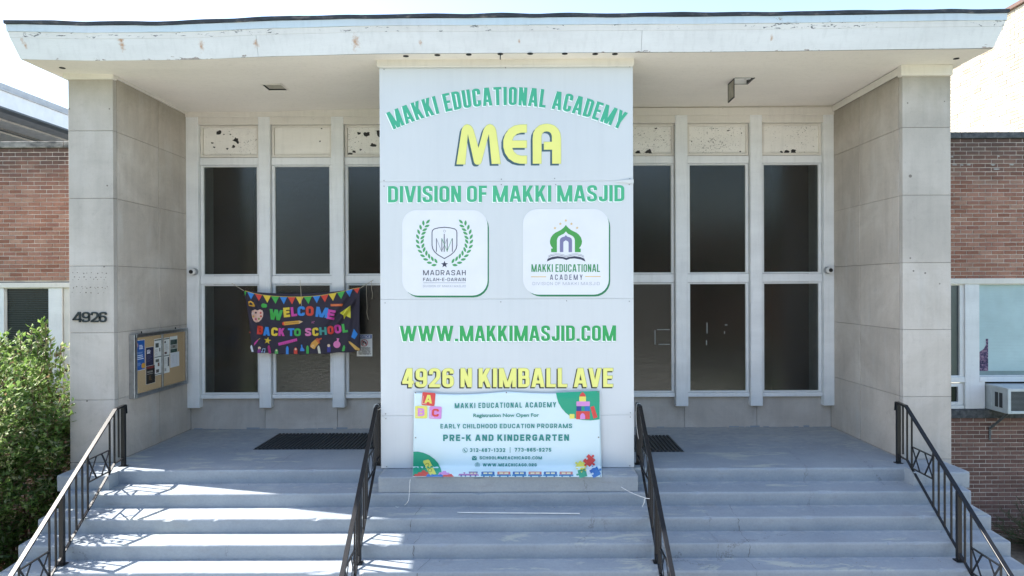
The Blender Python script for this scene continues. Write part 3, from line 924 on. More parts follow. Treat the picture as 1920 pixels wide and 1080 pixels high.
h.build('housing', M_iron, o)
MB().box(LA[0] + .012, LA[1] - .012, LA[2] + .012, LA[3] - .012, zc + .012, zc + .02).build('diffuser', M_lens, o)
fr = MB(); q = .022
fr.box(LA[0] - q, LA[1] + q, LA[2] - q, LA[2], zc - .008, zc - .002).box(LA[0] - q, LA[1] + q, LA[3], LA[3] + q, zc - .008, zc - .002)
fr.box(LA[0] - q, LA[0], LA[2], LA[3], zc - .008, zc - .002).box(LA[1], LA[1] + q, LA[2], LA[3], zc - .008, zc - .002)
fr.build('trim_frame', M_cream, o, bevel=.002)
o, h, zc = recess(LB, 'open recessed light in the right soffit with its cover hanging down')
h.build('housing', M_foil, o)
fr = MB(); q = .010
fr.box(LB[0], LB[1] + q, LB[2] - q, LB[2], zc - .007, zc - .001).box(LB[0], LB[1] + q, LB[3], LB[3] + q, zc - .007, zc - .001)
fr.box(LB[1], LB[1] + q, LB[2], LB[3], zc - .007, zc - .001).box(LB[1] - .012, LB[1] - .002, LB[2], LB[3], zc + .001, zc + .05)
fr.build('trim_frame', M_iron, o)
MB().tube([(LB[1] - .06, 10.05, zc + .072), (LB[1] - .06, 10.05, zc + .01)], .03, 12, None, .045).build('bulb', M_plastic, o, smooth=True)
cv = MB(); X = LB[0] - .006
cv.box(X - .004, X + .004, LB[2] + .0, LB[2] + .022, zc - .285, zc - .004).box(X - .004, X + .004, LB[3] - .022, LB[3], zc - .285, zc - .004)
cv.box(X - .004, X + .004, LB[2] + .022, LB[3] - .022, zc - .285, zc - .263).box(X - .004, X + .004, LB[2] + .022, LB[3] - .022, zc - .026, zc - .004)
cv.build('cover_frame', M_iron, o)
MB().box(X - .002, X + .002, LB[2] + .022, LB[3] - .022, zc - .263, zc - .026).build('cover_lens', M_lens, o)

# ------------------------------------------------------------------ sign pillar with its board
sp = empty('sign_pillar', (-.17, 9.4, ZN[0]), 'white boxed pillar carrying the sign between the two stair rails', 'pillar')
MB().box(-1.815, 1.475, 9.13, 9.68, ZN[0] + .006, 2.88).build('pillar_casing', M_white, sp, bevel=.004)
YB = 9.10
bd = empty('sign_board', (-.17, YB, ZN[0] + .03), 'tall white sign with green and yellow lettering and two round-cornered logos', 'sign')
zt = [P(950, y, YB).z for y in (124.5, 340, 560.5, 779, 880)]
zt[-1] = ZN[0] + .012
for i in range(4):
    MB().box(-1.833, 1.49, YB, YB + .012, zt[i + 1] + .0012, zt[i] - .0012).build('sign_sheet', M_signwhite, bd, bevel=.0015)
# curled corner at the upper right joint
MB().add([P(1150, 339.5, YB - .004), P(1188, 336, YB - .03), P(1188, 344, YB - .022), P(1150, 340.8, YB - .004)], [(0, 1, 2, 3)]).build('curled_edge', M_signwhite, bd)
for (cx, cy) in [(720, 130), (948, 127), (1181, 125), (720, 338.5), (720, 349), (940, 336), (940, 346), (1040, 334.5), (1042, 346), (1181, 335), (1180, 346), (722, 568), (939, 566), (1062.5, 564), (1180, 565),
                 (723, 776), (723.5, 785), (1182, 774), (1182, 782), (725, 875), (1181, 873)]:
    MB().disc(P(cx, cy, YB - .004), .007, (0, 1, 0), .005, 8).build('screw', M_screw, bd)

def mapper(ox, oy, zoom, Y=YB): return lambda x, y, k: tuple(P(ox + x / zoom, oy + y / zoom, Y - .0012 - .0007 * k))
A = Art(mapper(0, 0, 1))
GREEN, GREEN2, YEL = '45b08c', '34a35a', 'edea86'
# arched line
Rr = 516.0; cxa, cya = 950.5, 197 + 516.0
def arch(x, y):
    t = (x - cxa) / Rr; r_ = Rr - y
    return (cxa + r_ * math.sin(t), cya - r_ * math.cos(t))
half = Rr * math.asin(212.5 / Rr)
T = 'MAKKI EDUCATIONAL ACADEMY'
def edged(s, x0, x1, yb, yt, c, bold, slope=0, warp=None, edge='f4f8f8', line='b9c8c4', d=(-1.5, 1.7), ax=1.30):
    kw = dict(t=bold, ax=ax, slope=slope, warp=warp, gap=.085)
    A.layer(); A.block(s, x0, x1, yb, yt, line, grow=.75, dx=d[0], dy=d[1], **kw)
    A.layer(); A.block(s, x0, x1, yb, yt, edge, grow=.3, dx=d[0] * .9, dy=d[1] * .9, **kw)
    A.layer(); A.block(s, x0, x1, yb, yt, c, **kw)
    A.build('lettering', bd)
A.k = 0
edged(T, cxa - half, cxa + half, 0, -34, GREEN, .135, warp=arch, ax=1.28)
A.k = 0
edged('DIVISION OF MAKKI MASJID', 727.5, 1170.5, 379.6, 349, '49b283', .155, slope=-.0045)
A.k = 0
edged('WWW.MAKKIMASJID.COM', 750, 1155, 640, 611, GREEN2, .155, slope=-.002)
A.k = 0
kw = dict(t=.158, ax=1.30, gap=.085, slope=-.001)
A.layer(); A.block('4926 N KIMBALL AVE', 754.5, 1149.5, 726, 690.5, '23282a', grow=.5, dx=-2.0, dy=2.0, **kw)
A.layer(); A.block('4926 N KIMBALL AVE', 754.5, 1149.5, 726, 690.5, '8f9150', grow=.45, **kw)
A.layer(); A.block('4926 N KIMBALL AVE', 754.5, 1149.5, 726, 690.5, YEL, **kw)
A.build('lettering', bd)

A = Art(mapper(710, 120, 3.8563))
Mg = [(563, 725), (582, 600), (600, 480), (608, 458), (622, 442), (640, 436), (660, 442), (675, 456), (686, 478), (705, 545), (722, 608), (740, 545), (758, 478), (768, 458), (783, 442), (803, 434), (824, 441), (840, 457), (849, 480), (866, 600), (882, 722), (818, 722), (797, 505), (742, 712), (736, 722), (725, 727), (708, 727), (698, 722), (690, 710), (645, 505), (626, 725)]
Eg = [(1071, 437), (1071, 495), (1030, 496), (1000, 505), (978, 525), (965, 553), (1071, 553), (1071, 606), (965, 606), (978, 635), (1000, 655), (1030, 663), (1072, 663), (1072, 721), (1020, 720), (980, 710), (942, 685), (915, 645), (902, 600), (902, 550), (915, 510), (942, 470), (980, 446), (1020, 438)]
Ag = [(1115, 720), (1114, 540), (1118, 500), (1134, 468), (1162, 444), (1190, 435), (1216, 432), (1245, 436), (1272, 446), (1298, 470), (1313, 500), (1318, 540), (1318, 720), (1255, 720), (1255, 619), (1195, 619), (1195, 563), (1253, 563), (1253, 520), (1247, 502), (1234, 490), (1215, 486), (1196, 490), (1183, 502), (1177, 520), (1177, 720)]
def smooth(p): return p
for gl in (Mg, Eg, Ag):
    A.k = 1; A.poly([(x - 15, y + 14) for x, y in gl], '40606a')
    A.k = 2; A.poly(offset(gl, 1.6, 1 if area(gl) > 0 else -1), 'a9b07a')
    A.k = 3; A.poly(gl, YEL)
A.build('lettering', bd)

# logo 1: laurel, shield
A = Art(mapper(740, 380, 5.684))
A.k = 1; A.rect(100, 105, 1004, 1010, '2f7d54', 165)
A.k = 2; A.rect(84, 82, 990, 990, 'eceef0', 160)
A.k = 3; A.rect(80, 78, 984, 984, 'e3e4e8', 155)
A.k = 4
SL = '3b3d50'
A.line([(398, 318), (403, 296), (422, 280), (470, 268), (530, 262), (590, 268), (640, 280), (658, 296), (663, 318), (663, 455), (655, 490), (635, 522), (600, 555), (530, 596), (460, 555), (425, 522), (405, 490), (398, 455)], 9, SL, True)
for x in (445, 503, 560, 615):
    A.line([(x, 523), (x, 380)], 8, SL)
A.line([(528, 523), (528, 332)], 9, SL)
A.k = 5
A.line([(445, 382), (500, 520)], 4, '6d7080'); A.line([(503, 382), (560, 520)], 5, '4f9d62'); A.line([(612, 382), (558, 520)], 5, '4f9d62'); A.line([(560, 382), (500, 520)], 4, '6d7080')
A.circ(531, 303, 13, SL, ring=2.2)
A.star(531, 658, 39, SL)
lv = [(355, 202, 45), (306, 217, 95), (345, 249, 20), (276, 262, 105), (321, 288, 25), (256, 311, 112), (308, 326, 30), (245, 363, 120), (296, 371, 40), (244, 416, 130), (293, 413, 55), (250, 468, 140), (301, 459, 65), (270, 519, 147), (314, 500, 70), (297, 566, 157), (338, 538, 85), (330, 605, 168), (367, 570, 100), (370, 640, 175), (401, 598, 112), (419, 665, 185), (439, 621, 118)]
for x, y, a in lv:
    A.lens(x, y, 60, 26, a, '4f9d62'); A.lens(1061 - x, y, 60, 26, 180 - a, '4f9d62')
A.block('MADRASAH', 303, 757, 773, 719, SL, t=.135, ax=1.1, gap=.24)
A.block('FALAH-E-DARAIN', 303, 757, 836, 801, SL, t=.15, ax=1.1, gap=.22)
A.line([(305, 854), (757, 854)], 4, '8a8e9c')
A.block('DIVISION OF MAKKI MASJID', 303, 757, 901, 878, '9298a6', t=.10, ax=1, gap=.28)
A.build('logo', bd)
# logo 2: dome over a book
A = Art(mapper(970, 380, 5.684))
A.k = 1; A.rect(84, 94, 990, 1000, '2f7d54', 165)
A.k = 2; A.rect(64, 71, 975, 980, 'eceef0', 160)
A.k = 3; A.rect(60, 67, 969, 974, 'e3e4e8', 155)
A.k = 4
for x, y in ((517, 190), (458, 226), (577, 226), (401, 271), (637, 268)): A.star(x, y, 18, 'dcbc82')
A.poly([(517, 235), (508, 250), (490, 270), (465, 290), (440, 303), (405, 320), (380, 340), (358, 370), (347, 410), (350, 440), (362, 466), (380, 487), (360, 490), (360, 528), (422, 528), (422, 400), (428, 378), (442, 358), (470, 343), (495, 332), (517, 307), (540, 332), (565, 343), (592, 358), (607, 378), (613, 400), (613, 528), (676, 528), (676, 490), (656, 487), (674, 466), (686, 440), (690, 410), (678, 370), (656, 340), (630, 320), (595, 303), (570, 290), (545, 270), (526, 250)], '4a9c4e')
A.poly([(453, 527), (453, 400), (460, 380), (478, 368), (502, 362), (517, 346), (532, 362), (558, 368), (576, 380), (583, 400), (583, 527), (546, 527), (546, 425), (540, 412), (528, 408), (517, 400), (506, 408), (496, 412), (490, 425), (490, 527)], '7d7ba0')
A.poly([(313, 628), (325, 596), (370, 578), (430, 570), (490, 578), (520, 588), (550, 578), (610, 570), (670, 578), (714, 596), (726, 628), (680, 606), (610, 594), (560, 598), (522, 612), (485, 598), (430, 594), (365, 606)], SL)
A.k = 5
for d, w_ in ((0, 5), (-13, 3)):
    A.line([(330, 582 + d), (362, 565 + d), (410, 556 + d), (460, 560 + d), (520, 577 + d), (580, 560 + d), (630, 556 + d), (678, 565 + d), (710, 582 + d)], w_, '6d7080')
A.k = 4
A.block('MAKKI EDUCATIONAL', 150, 880, 738, 656, '3f8f58', t=.135, ax=1.1, gap=.10)
A.block('ACADEMY', 348, 695, 823, 766, '5d6073', t=.14, ax=1, gap=.36)
A.line([(145, 790), (308, 790)], 9, 'dcbc82'); A.line([(722, 787), (888, 787)], 9, 'dcbc82')
A.block('DIVISION OF MAKKI MASJID', 163, 876, 878, 846, '8a8ea0', t=.09, ax=1, gap=.34)
A.build('logo', bd)

# ------------------------------------------------------------------ registration banner (vinyl) on the lower sign
def bn_y(x, y):      # slack vinyl: swags between the top eyelets, nearly flat below
    t = max(0, min(1, (y - 555) / 160))
    sw = math.exp(-((y - 590) / 28) ** 2)
    u = (x - 180) / 1100
    a = .010 * math.sin(math.pi * ((u * 2) % 1)) * sw
    b = .006 * math.sin(x / 70 + y / 55) * math.exp(-((y - 620) / 60) ** 2)
    hang = 9.060 - a - b - .003 * math.sin(x / 160 - y / 120)
    rest = 2.368 * F / (22.8 + y / 3.1766)            # the slack foot lies forward on top of the plinth
    return min(hang, rest) if y > 700 else hang
def bmap(x, y, k): return tuple(P(720 + x / 3.1766, 560 + y / 3.1766, bn_y(x, y) - (.004 + .0016 * k if k else 0)))
rb = empty('registration_banner', P(950, 893, 9.06), 'pale blue vinyl banner with toy blocks fixed below the yellow address line', 'banner')
v = []; f = []; NX, NY = 90, 40
for i in range(NX + 1):
    u = i / NX
    for j in range(NY + 1):
        t = j / NY
        sag = 14 * math.sin(math.pi * ((u * 2) % 1)) * (1 - t) if 0 < u < 1 else 0
        x = (180 + 1103 * u) * (1 - t) + (171 + 1127 * u) * t
        y = (559 - 12 * u + sag) * (1 - t) + (1060 + 2 * u) * t
        v.append(bmap(x, y, 0)); 
for i in range(NX):
    for j in range(NY): f.append((i * (NY + 1) + j, i * (NY + 1) + j + 1, (i + 1) * (NY + 1) + j + 1, (i + 1) * (NY + 1) + j))
n0 = len(v)
M_vinyl = NT('pale_mint_vinyl'); M_vinyl.col((.67, .80, .82)); M_vinyl = M_vinyl.set(roughness=.38)
bo = MB().add(v, f).build('banner_sheet', M_vinyl, rb, smooth=True)
md = bo.modifiers.new('thickness', 'SOLIDIFY'); md.thickness = .0012; md.offset = -1
class BArt(Art):
    pass
A = BArt(bmap, 26)
TG, RD, PK, BL, NV, YW, TL = '1f9f7c', 'd94a45', 'd98fd0', '2f74b8', '2a3f8f', 'e8e06a', '2aa392'
TX = '2d8a82'
A.k = 1
# slices follow the swags
def fan(pts, c):
    A.poly(pts, c)
gp = [(1025, 563), (1030, 590), (1040, 622), (1058, 652), (1082, 680), (1112, 702), (1145, 715), (1185, 723), (1230, 725), (1284, 719)]
for (a, b) in zip(gp, gp[1:]):
    for s0 in range(4):
        def top(x): return 553 if x > 1270 else 561
        ya0 = 560 - (a[0] - 1025) * .045 + (a[1] - 560 + (a[0] - 1025) * .045) * s0 / 4; ya1 = 560 - (a[0] - 1025) * .045 + (a[1] - 560 + (a[0] - 1025) * .045) * (s0 + 1) / 4
        yb0 = 560 - (b[0] - 1025) * .045 + (b[1] - 560 + (b[0] - 1025) * .045) * s0 / 4; yb1 = 560 - (b[0] - 1025) * .045 + (b[1] - 560 + (b[0] - 1025) * .045) * (s0 + 1) / 4
        if abs(ya1 - ya0) < .3: A.poly([(a[0], ya0), (b[0], yb0), (b[0], yb1)], TG)
        else: A.poly([(a[0], ya0), (b[0], yb0), (b[0], yb1), (a[0], ya1)], TG)
A.poly([(175, 912), (200, 911), (235, 918), (270, 933), (300, 955), (322, 980), (338, 1010), (345, 1040), (346, 1058), (172, 1058)], TG)
A.k = 2
def block(x, y, w_, c, rot, ch, cc):
    cr, sr = math.cos(rad(rot)), math.sin(rad(rot))
    def rt(px, py): return (x + px * cr - py * sr, y + px * sr + py * cr)
    h = w_ / 2; r_ = 7; p = []
    for cx, cy, a0 in ((h - r_, h - r_, 0), (-h + r_, h - r_, 90), (-h + r_, -h + r_, 180), (h - r_, -h + r_, 270)):
        for i in range(4):
            a = rad(a0 + 30 * i); p.append(rt(cx + r_ * math.cos(a), cy + r_ * math.sin(a)))
    A.k = 2; A.poly(p, c)
    A.k = 3; A.block(ch, x - w_ * .28, x + w_ * .28, y + w_ * .32, y - w_ * .32, cc, t=.24, ax=1.1, rot=rot)
    A.line([rt(-h + 6, -h + 22), rt(-h + 6, h - 9), rt(-h + 30, h - 9)], 2, 'f3f0d8')
block(265, 598, 78, RD, 5, 'A', YW); block(221, 676, 73, YW, 1, 'B', PK); block(306, 679, 73, PK, 2, 'C', RD)
A.k = 2
A.rect(1144, 670, 1226, 718, RD, 4); A.rect(1146, 612, 1226, 640, PK, 4); A.rect(1146, 641, 1176, 669, NV, 3); A.rect(1195, 641, 1226, 669, BL, 3)
A.rect(1163, 583, 1203, 612, YW, 3); A.poly([(1163, 583), (1170, 567), (1183, 556), (1196, 567), (1203, 583)], RD)
A.poly([(1229, 646), (1250, 638), (1272, 706), (1248, 716)], RD); A.rect(1105, 687, 1134, 715, YW, 4)
A.k = 3; A.poly([(1168, 718), (1168, 697), (1174, 686), (1183, 682), (1192, 686), (1198, 697), (1198, 718)], PK)
A.k = 2
A.poly([(174, 1056), (184, 1044), (200, 1044), (204, 1034), (222, 1034), (228, 1022), (244, 1022), (250, 1032), (262, 1032), (268, 1050), (268, 1057), (174, 1058)], RD)
A.k = 3
A.poly([(232, 972), (236, 964), (262, 958), (270, 962), (312, 1044), (275, 1052)], YW)
A.k = 4
A.circ(258, 990, 11, '6b6a3a', ring=2.5, n=14); A.circ(274, 1022, 11, '6b6a3a', ring=2.5, n=14)
A.k = 3
A.poly([(252, 1052), (262, 1044), (290, 1044), (300, 1049), (330, 1049), (336, 1042), (352, 1052), (352, 1060), (252, 1060)], '2f74c8')
A.poly([(322, 1048), (330, 1034), (346, 1034), (350, 1026), (368, 1026), (374, 1036), (388, 1036), (394, 1048)], PK)
A.poly([(350, 1060), (352, 1049), (378, 1049), (386, 1044), (402, 1044), (416, 1060)], RD)
# train
A.k = 2
A.poly([(443, 1053), (447, 1043), (475, 1043), (475, 1037), (468, 1034), (488, 1034), (482, 1037), (482, 1043), (508, 1043), (508, 1030), (556, 1030), (556, 1046), (566, 1049), (566, 1054), (443, 1054)], 'b06fa6')
A.rect(505, 1030, 558, 1037, '3f74a8')
A.k = 3; A.rect(514, 1036, 529, 1044, 'e6dcb0'); A.rect(535, 1036, 550, 1044, 'e6dcb0')
for wx in (460, 485, 515, 545): A.circ(wx, 1055, 5, '2f5f9f', n=10)
for i, (x0, c) in enumerate(((580, '2456a0'), (675, 'd2716c'), (767, '2456a0'), (861, 'd2716c'), (952, '2456a0'), (1046, 'd2716c'))):
    A.k = 2; A.rect(x0, 1030, x0 + 78, 1047, c, 4); A.rect(x0 - 4, 1047, x0 + 82, 1056, '2f7fb0')
    A.k = 3; A.rect(x0 + 12, 1035, x0 + 36, 1044, 'efe3b4', 2); A.rect(x0 + 42, 1035, x0 + 66, 1044, 'efe3b4', 2)
    for wx in (x0 + 15, x0 + 62): A.circ(wx, 1057, 5, '1f5f9f', n=10)
# jigsaw pieces
def jig(cx, cy, h, rot, c, knobs):
    cr, sr = math.cos(rad(rot)), math.sin(rad(rot)); p = []
    rt = lambda x, y: (cx + x * cr - y * sr, cy + x * sr + y * cr)
    sides = [((-1, -1), (1, -1)), ((1, -1), (1, 1)), ((1, 1), (-1, 1)), ((-1, 1), (-1, -1))]
    for (a, b), kn in zip(sides, knobs):
        a = Vector(a) * h; b = Vector(b) * h; d = (b - a).normalized(); nn = Vector((d.y, -d.x)) * kn
        p.append(rt(*a))
        if kn:
            m = (a + b) / 2; r_ = h * .26
            p.append(rt(*(m - d * h * .14)))
            for q in range(7):
                t = rad(210 - 40 * q); p.append(rt(*(m + nn * (r_ * 1.25) + nn * r_ * math.sin(t) * 1.0 + d * r_ * math.cos(t))))
            p.append(rt(*(m + d * h * .14)))
    A.poly(p, c)
A.k = 2; jig(1172, 1000, 26, 38, YW, (1, 1, -1, 1)); jig(1182, 1040, 24, -15, TG, (1, 0, 0, 1))
A.k = 3; jig(1222, 964, 27, 40, RD, (1, 1, 1, -1)); jig(1258, 1034, 26, -28, '2170b8', (1, 1, 0, -1))
A.k = 2
A.build('print', rb)
A.k = 2
for st_, x0, x1, yb, yt, t_, sl_ in (('MAKKI EDUCATIONAL ACADEMY', 421, 1025, 653, 622, .165, -.010), ('EARLY CHILDHOOD EDUCATION PROGRAMS', 336, 1120, 773, 747, .18, -.003), ('PRE-K AND KINDERGARTEN', 352, 1102, 848, 810, .23, -.002),
                                ('312-487-1332', 512, 722, 913, 891, .20, 0), ('773-865-9275', 778, 996, 911, 889, .20, 0), ('SCHOOL@MEACHICAGO.COM', 569, 941, 957, 939, .20, 0), ('WWW.MEACHICAGO.ORG', 588, 909, 999, 981, .22, 0)):
    A.block(st_, x0, x1, yb, yt, TX, t=t_, ax=1.1, gap=.22, slope=sl_); A.build('lettering', rb)
A.text('Registration Now Open For', 532, 923, 706, 685, '3f8f80', .035, slope=-.006); A.build('lettering', rb)
A.line([(751, 884), (751, 918)], 3, TX)
A.circ(483, 903, 15, TX, ring=2); A.line([(477, 896), (479, 904), (484, 909), (491, 911)], 5, TX)
A.poly([(524, 938), (552, 938), (538, 951)], TX); A.poly([(524, 942), (538, 955), (552, 942), (552, 962), (524, 962)], TX)
A.circ(556, 991, 15, TX, ring=1.8); A.circ(556, 991, 7, TX, ry=15, ring=1.8)
A.line([(541, 991), (571, 991)], 1.8, TX); A.line([(556, 976), (556, 1006)], 1.8, TX)
A.build('print', rb)
for x, y in ((187, 560), (729, 559), (1276, 555), (188, 828), (1278, 826), (180, 1055), (1290, 1058), (630, 1060), (930, 1058)):
    c = Vector(bmap(x, y, 3)); MB().disc(c, .009, (0, 1, 0), .004, 10).build('eyelet', M_screw, rb)

# ------------------------------------------------------------------ window wall at the back of the porch
YM, YF, YG, YW_ = 11.56, 11.64, 11.665, 11.69     # mullion face, frame face, glass, base wall
wwall = empty('window_wall', (-.15, YW_, ZN[0]), 'wall of tall dark panes between white mullions at the back of the porch', 'window wall')
def XM(px): return P(px, 540, YM).x
mull = [(359, 372.5), (485, 507), (622, 645), (760, 783), (1128, 1151), (1267, 1290), (1407.5, 1430), (1545, 1556.5)]
zmt, zmb = 2.87, -2.02
for i, (a, b) in enumerate(mull):
    MB().box(XM(a) if i else -5.562, XM(b) if i < 7 else 5.242, YM, YW_ + .08, zmb, zmt).build('mullion', M_white, wwall, bevel=.006)
    w_ = XM(b) - XM(a)
    if 0 < i < 7 and w_ > .15:
        bd_ = MB().box(XM(a) + .018, XM(a) + .024, YM - .004, YM - .0003, zmb + .02, zmt - .02).box(XM(b) - .024, XM(b) - .018, YM - .004, YM - .0003, zmb + .02, zmt - .02)
        bd_.build('mullion_bead', M_white, wwall)
xb0, xb1 = -5.562, 5.242
MB().box(xb0, xb1, YM + .01, YW_ + .10, 2.71, 3.02).build('header_beam', M_cream, wwall, bevel=.006)
MB().box(xb0, xb1, YM - .02, YM + .009, 2.83, 2.955).build('header_beam', M_cream, wwall, bevel=.006)
rows_z = dict(pt=2.66, pb=2.17, r1=2.04, g1=1.99, g2=.205, r2=.19, r3=.045, g3=.03, g4=-1.79, s1=-1.80, s2=-1.875)
bays = [(372.5, 485), (507, 622), (645, 760), (1151, 1267), (1290, 1407.5), (1430, 1545)]
gl_up = [M_glass_a, M_glass_b, M_glass_a, M_glass_a, M_glass_a, M_glass_a]
gl_lo = [M_glass_a, M_glass_b, M_glass_c, M_glass_c, M_glass_a, M_glass_a]
M_putty = mat_paint('glazing_putty', (.70, .71, .68), thr=.70, scale=30, sx=1)
def frame(mb, x0, x1, z0, z1, t, y0, y1, tb=None):
    tb = tb or t
    mb.box(x0, x0 + t, y0, y1, z0, z1).box(x1 - t, x1, y0, y1, z0, z1).box(x0 + t, x1 - t, y0, y1, z1 - tb, z1).box(x0 + t, x1 - t, y0, y1, z0, z0 + tb)
chips_rnd = random.Random(12)
def chip_poly(cx, cz, r, y, n=11, sx=1.3):
    p = []
    for i in range(n):
        a = 2 * math.pi * i / n; q = r * chips_rnd.uniform(.45, 1.15)
        p.append((cx + sx * q * math.cos(a), y, cz + q * math.sin(a)))
    return p
panel_chips = {0: [(410, 248, 5), (432, 252, 1.6), (420, 252, 1.4), (442, 262, 5), (446, 267, 3), (438, 275, 3.5), (426, 279, 2.5), (436, 296, 4.5), (401, 276, 2), (398, 268, 2)], 1: [(514, 240, 1.2), (603, 241, 1.6), (600, 265, 1.4)],
               2: [(688, 251, 5), (706, 236, 5), (712, 250, 8), (699, 272, 5), (657, 290, 6), (673, 250, 3), (676, 281, 2), (664, 284, 3)], 3: [(1197, 287, 5), (1216, 284, 5.5), (1230, 241, 2)], 4: [(1297, 265, 1.6), (1365, 245, 1.4), (1388, 284, 1.5), (1390, 250, 1.5)], 5: [(1476, 286, 4.5), (1487, 284, 5.5), (1465, 285, 2.5)]}
M_bare = simple('bare_weathered_wood', (.035, .034, .034), .95, var=.3)
for i, (a, b) in enumerate(bays):
    x0, x1 = XM(a), XM(b)
    R_ = rows_z
    # painted spandrel panel with a thin moulding round it
    pm = M_panelq if i == 1 else M_panelp
    MB().box(x0 + .05, x1 - .02, YG + .0, YW_ + .05, R_['pb'] + .005, R_['pt'] + .02).build('spandrel_panel', pm, wwall)
    m_ = MB(); frame(m_, x0 + .006, x1 - .006, R_['pb'] + .004, 2.706, .040, YF - .005, YG + .03); m_.build('panel_moulding', M_cream, wwall, bevel=.003)
    if i in panel_chips:
        cm = MB()
        for (px, py, r) in panel_chips[i]:
            c = P(px, py, YG - .003); pts = chip_poly(c.x, c.z, r / 112, YG - .003); cm.add(pts, [tuple(range(len(pts)))])
        o = cm.build('bare_patch', M_bare, wwall); o['kind'] = 'stuff'
    for z0, z1, nm in ((R_['r1'], R_['pb'], 'rail'), (R_['r3'], R_['r2'], 'rail'), (R_['s2'], R_['s1'], 'sill')):
        MB().box(x0 + .004, x1 - .004, YF - (.028 if nm == 'sill' else .016), YG + .05, z0 + .003, z1 - .003).build(nm, M_white, wwall, bevel=.005)
    for z0, z1, gm in ((R_['r2'], R_['r1'], gl_up[i]), (R_['s1'], R_['r3'], gl_lo[i])):
        s_ = MB(); frame(s_, x0 + .007, x1 - .007, z0 + .002, z1 - .002, .041, YF, YG + .03, .016)
        fo = s_.build('window_frame', M_white, wwall, bevel=.003)
        p_ = MB(); frame(p_, x0 + .048, x1 - .048, z0 + .018, z1 - .018, .009, YF + .012, YG + .02); p_.build('putty', M_putty, fo)
        MB().box(x0 + .05, x1 - .05, YG, YG + .006, z0 + .02, z1 - .02).build('pane', gm, fo)
# stone panels below the windows and the backing behind the sign pillar
jx = [-5.56, P(497, 770, YW_).x, P(632.5, 770, YW_).x, P(770, 770, YW_).x, P(1140, 770, YW_).x, P(1283, 770, YW_).x, P(1419, 770, YW_).x, 5.24]
for a, b in zip(jx, jx[1:]):
    MB().box(a + .003, b - .003, YW_, YW_ + .1, ZN[0] - .05, -1.877).build('base_slab', M_stone_reveal, wwall, bevel=.002)
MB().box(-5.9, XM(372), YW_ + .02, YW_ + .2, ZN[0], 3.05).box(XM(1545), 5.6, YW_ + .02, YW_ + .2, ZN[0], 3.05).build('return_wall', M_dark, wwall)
MB().box(XM(783), XM(1128), YW_ - .02, YW_ + .1, -1.87, 2.71).build('backing_slab', M_stone_reveal, wwall)
M_room = simple('dim_interior', (.12, .10, .08), .9)
ih = MB().box(-5.6, 5.3, 14.6, 14.7, ZN[0] - .1, 3.1).box(-5.9, -5.6, YW_ + .11, 14.7, ZN[0] - .1, 3.1).box(5.3, 5.6, YW_ + .11, 14.7, ZN[0] - .1, 3.1).box(-5.6, 5.3, YW_ + .11, 14.6, 3.0, 3.1).box(-5.6, 5.3, YW_ + .11, 14.6, ZN[0] - .1, ZN[0])
ih.build('interior_wall', M_room, wwall)
for a, b in ((-5.6, -5.30), (5.0, 5.3)): MB().box(a, b, YG + .05, YG + .34, -1.9, 2.2).build('inner_jamb', simple('jamb_paint', (.80, .82, .82), .7), wwall)
# uneven paint line where the landing paint runs up the base wall
pl_ = MB(); x = jx[0] + .05
while x < jx[-1] - .1:
    L = random.uniform(.05, .35); h = random.uniform(.008, .03) if random.random() < .45 else .004
    pl_.box(x, x + L, YW_ - .0025, YW_ - .0005, ZN[0] + .0, ZN[0] + h); x += L + random.uniform(.0, .1)
o = pl_.build('paint_smear', M_steps, wwall); o['kind'] = 'stuff'
# tape remnants on the right lower panes
tp = MB()
for a, b, c, d in ((1232, 617.5, 1256, 618.5), (1227.5, 619, 1229, 646), (1259.5, 619, 1261.5, 644), (1235, 645, 1256, 646.2), (1325, 605, 1326.5, 625), (1324, 638, 1325.5, 647), (1359, 608.5, 1364, 610), (1358, 621, 1359, 626)):
    p, q = P(a, b, YG - .003), P(c, d, YG - .003); tp.box(p.x, q.x, YG - .003, YG - .001, q.z, p.z)
o = tp.build('tape_remnant', simple('old_tape', (.30, .32, .31), .7), wwall); o['kind'] = 'stuff'

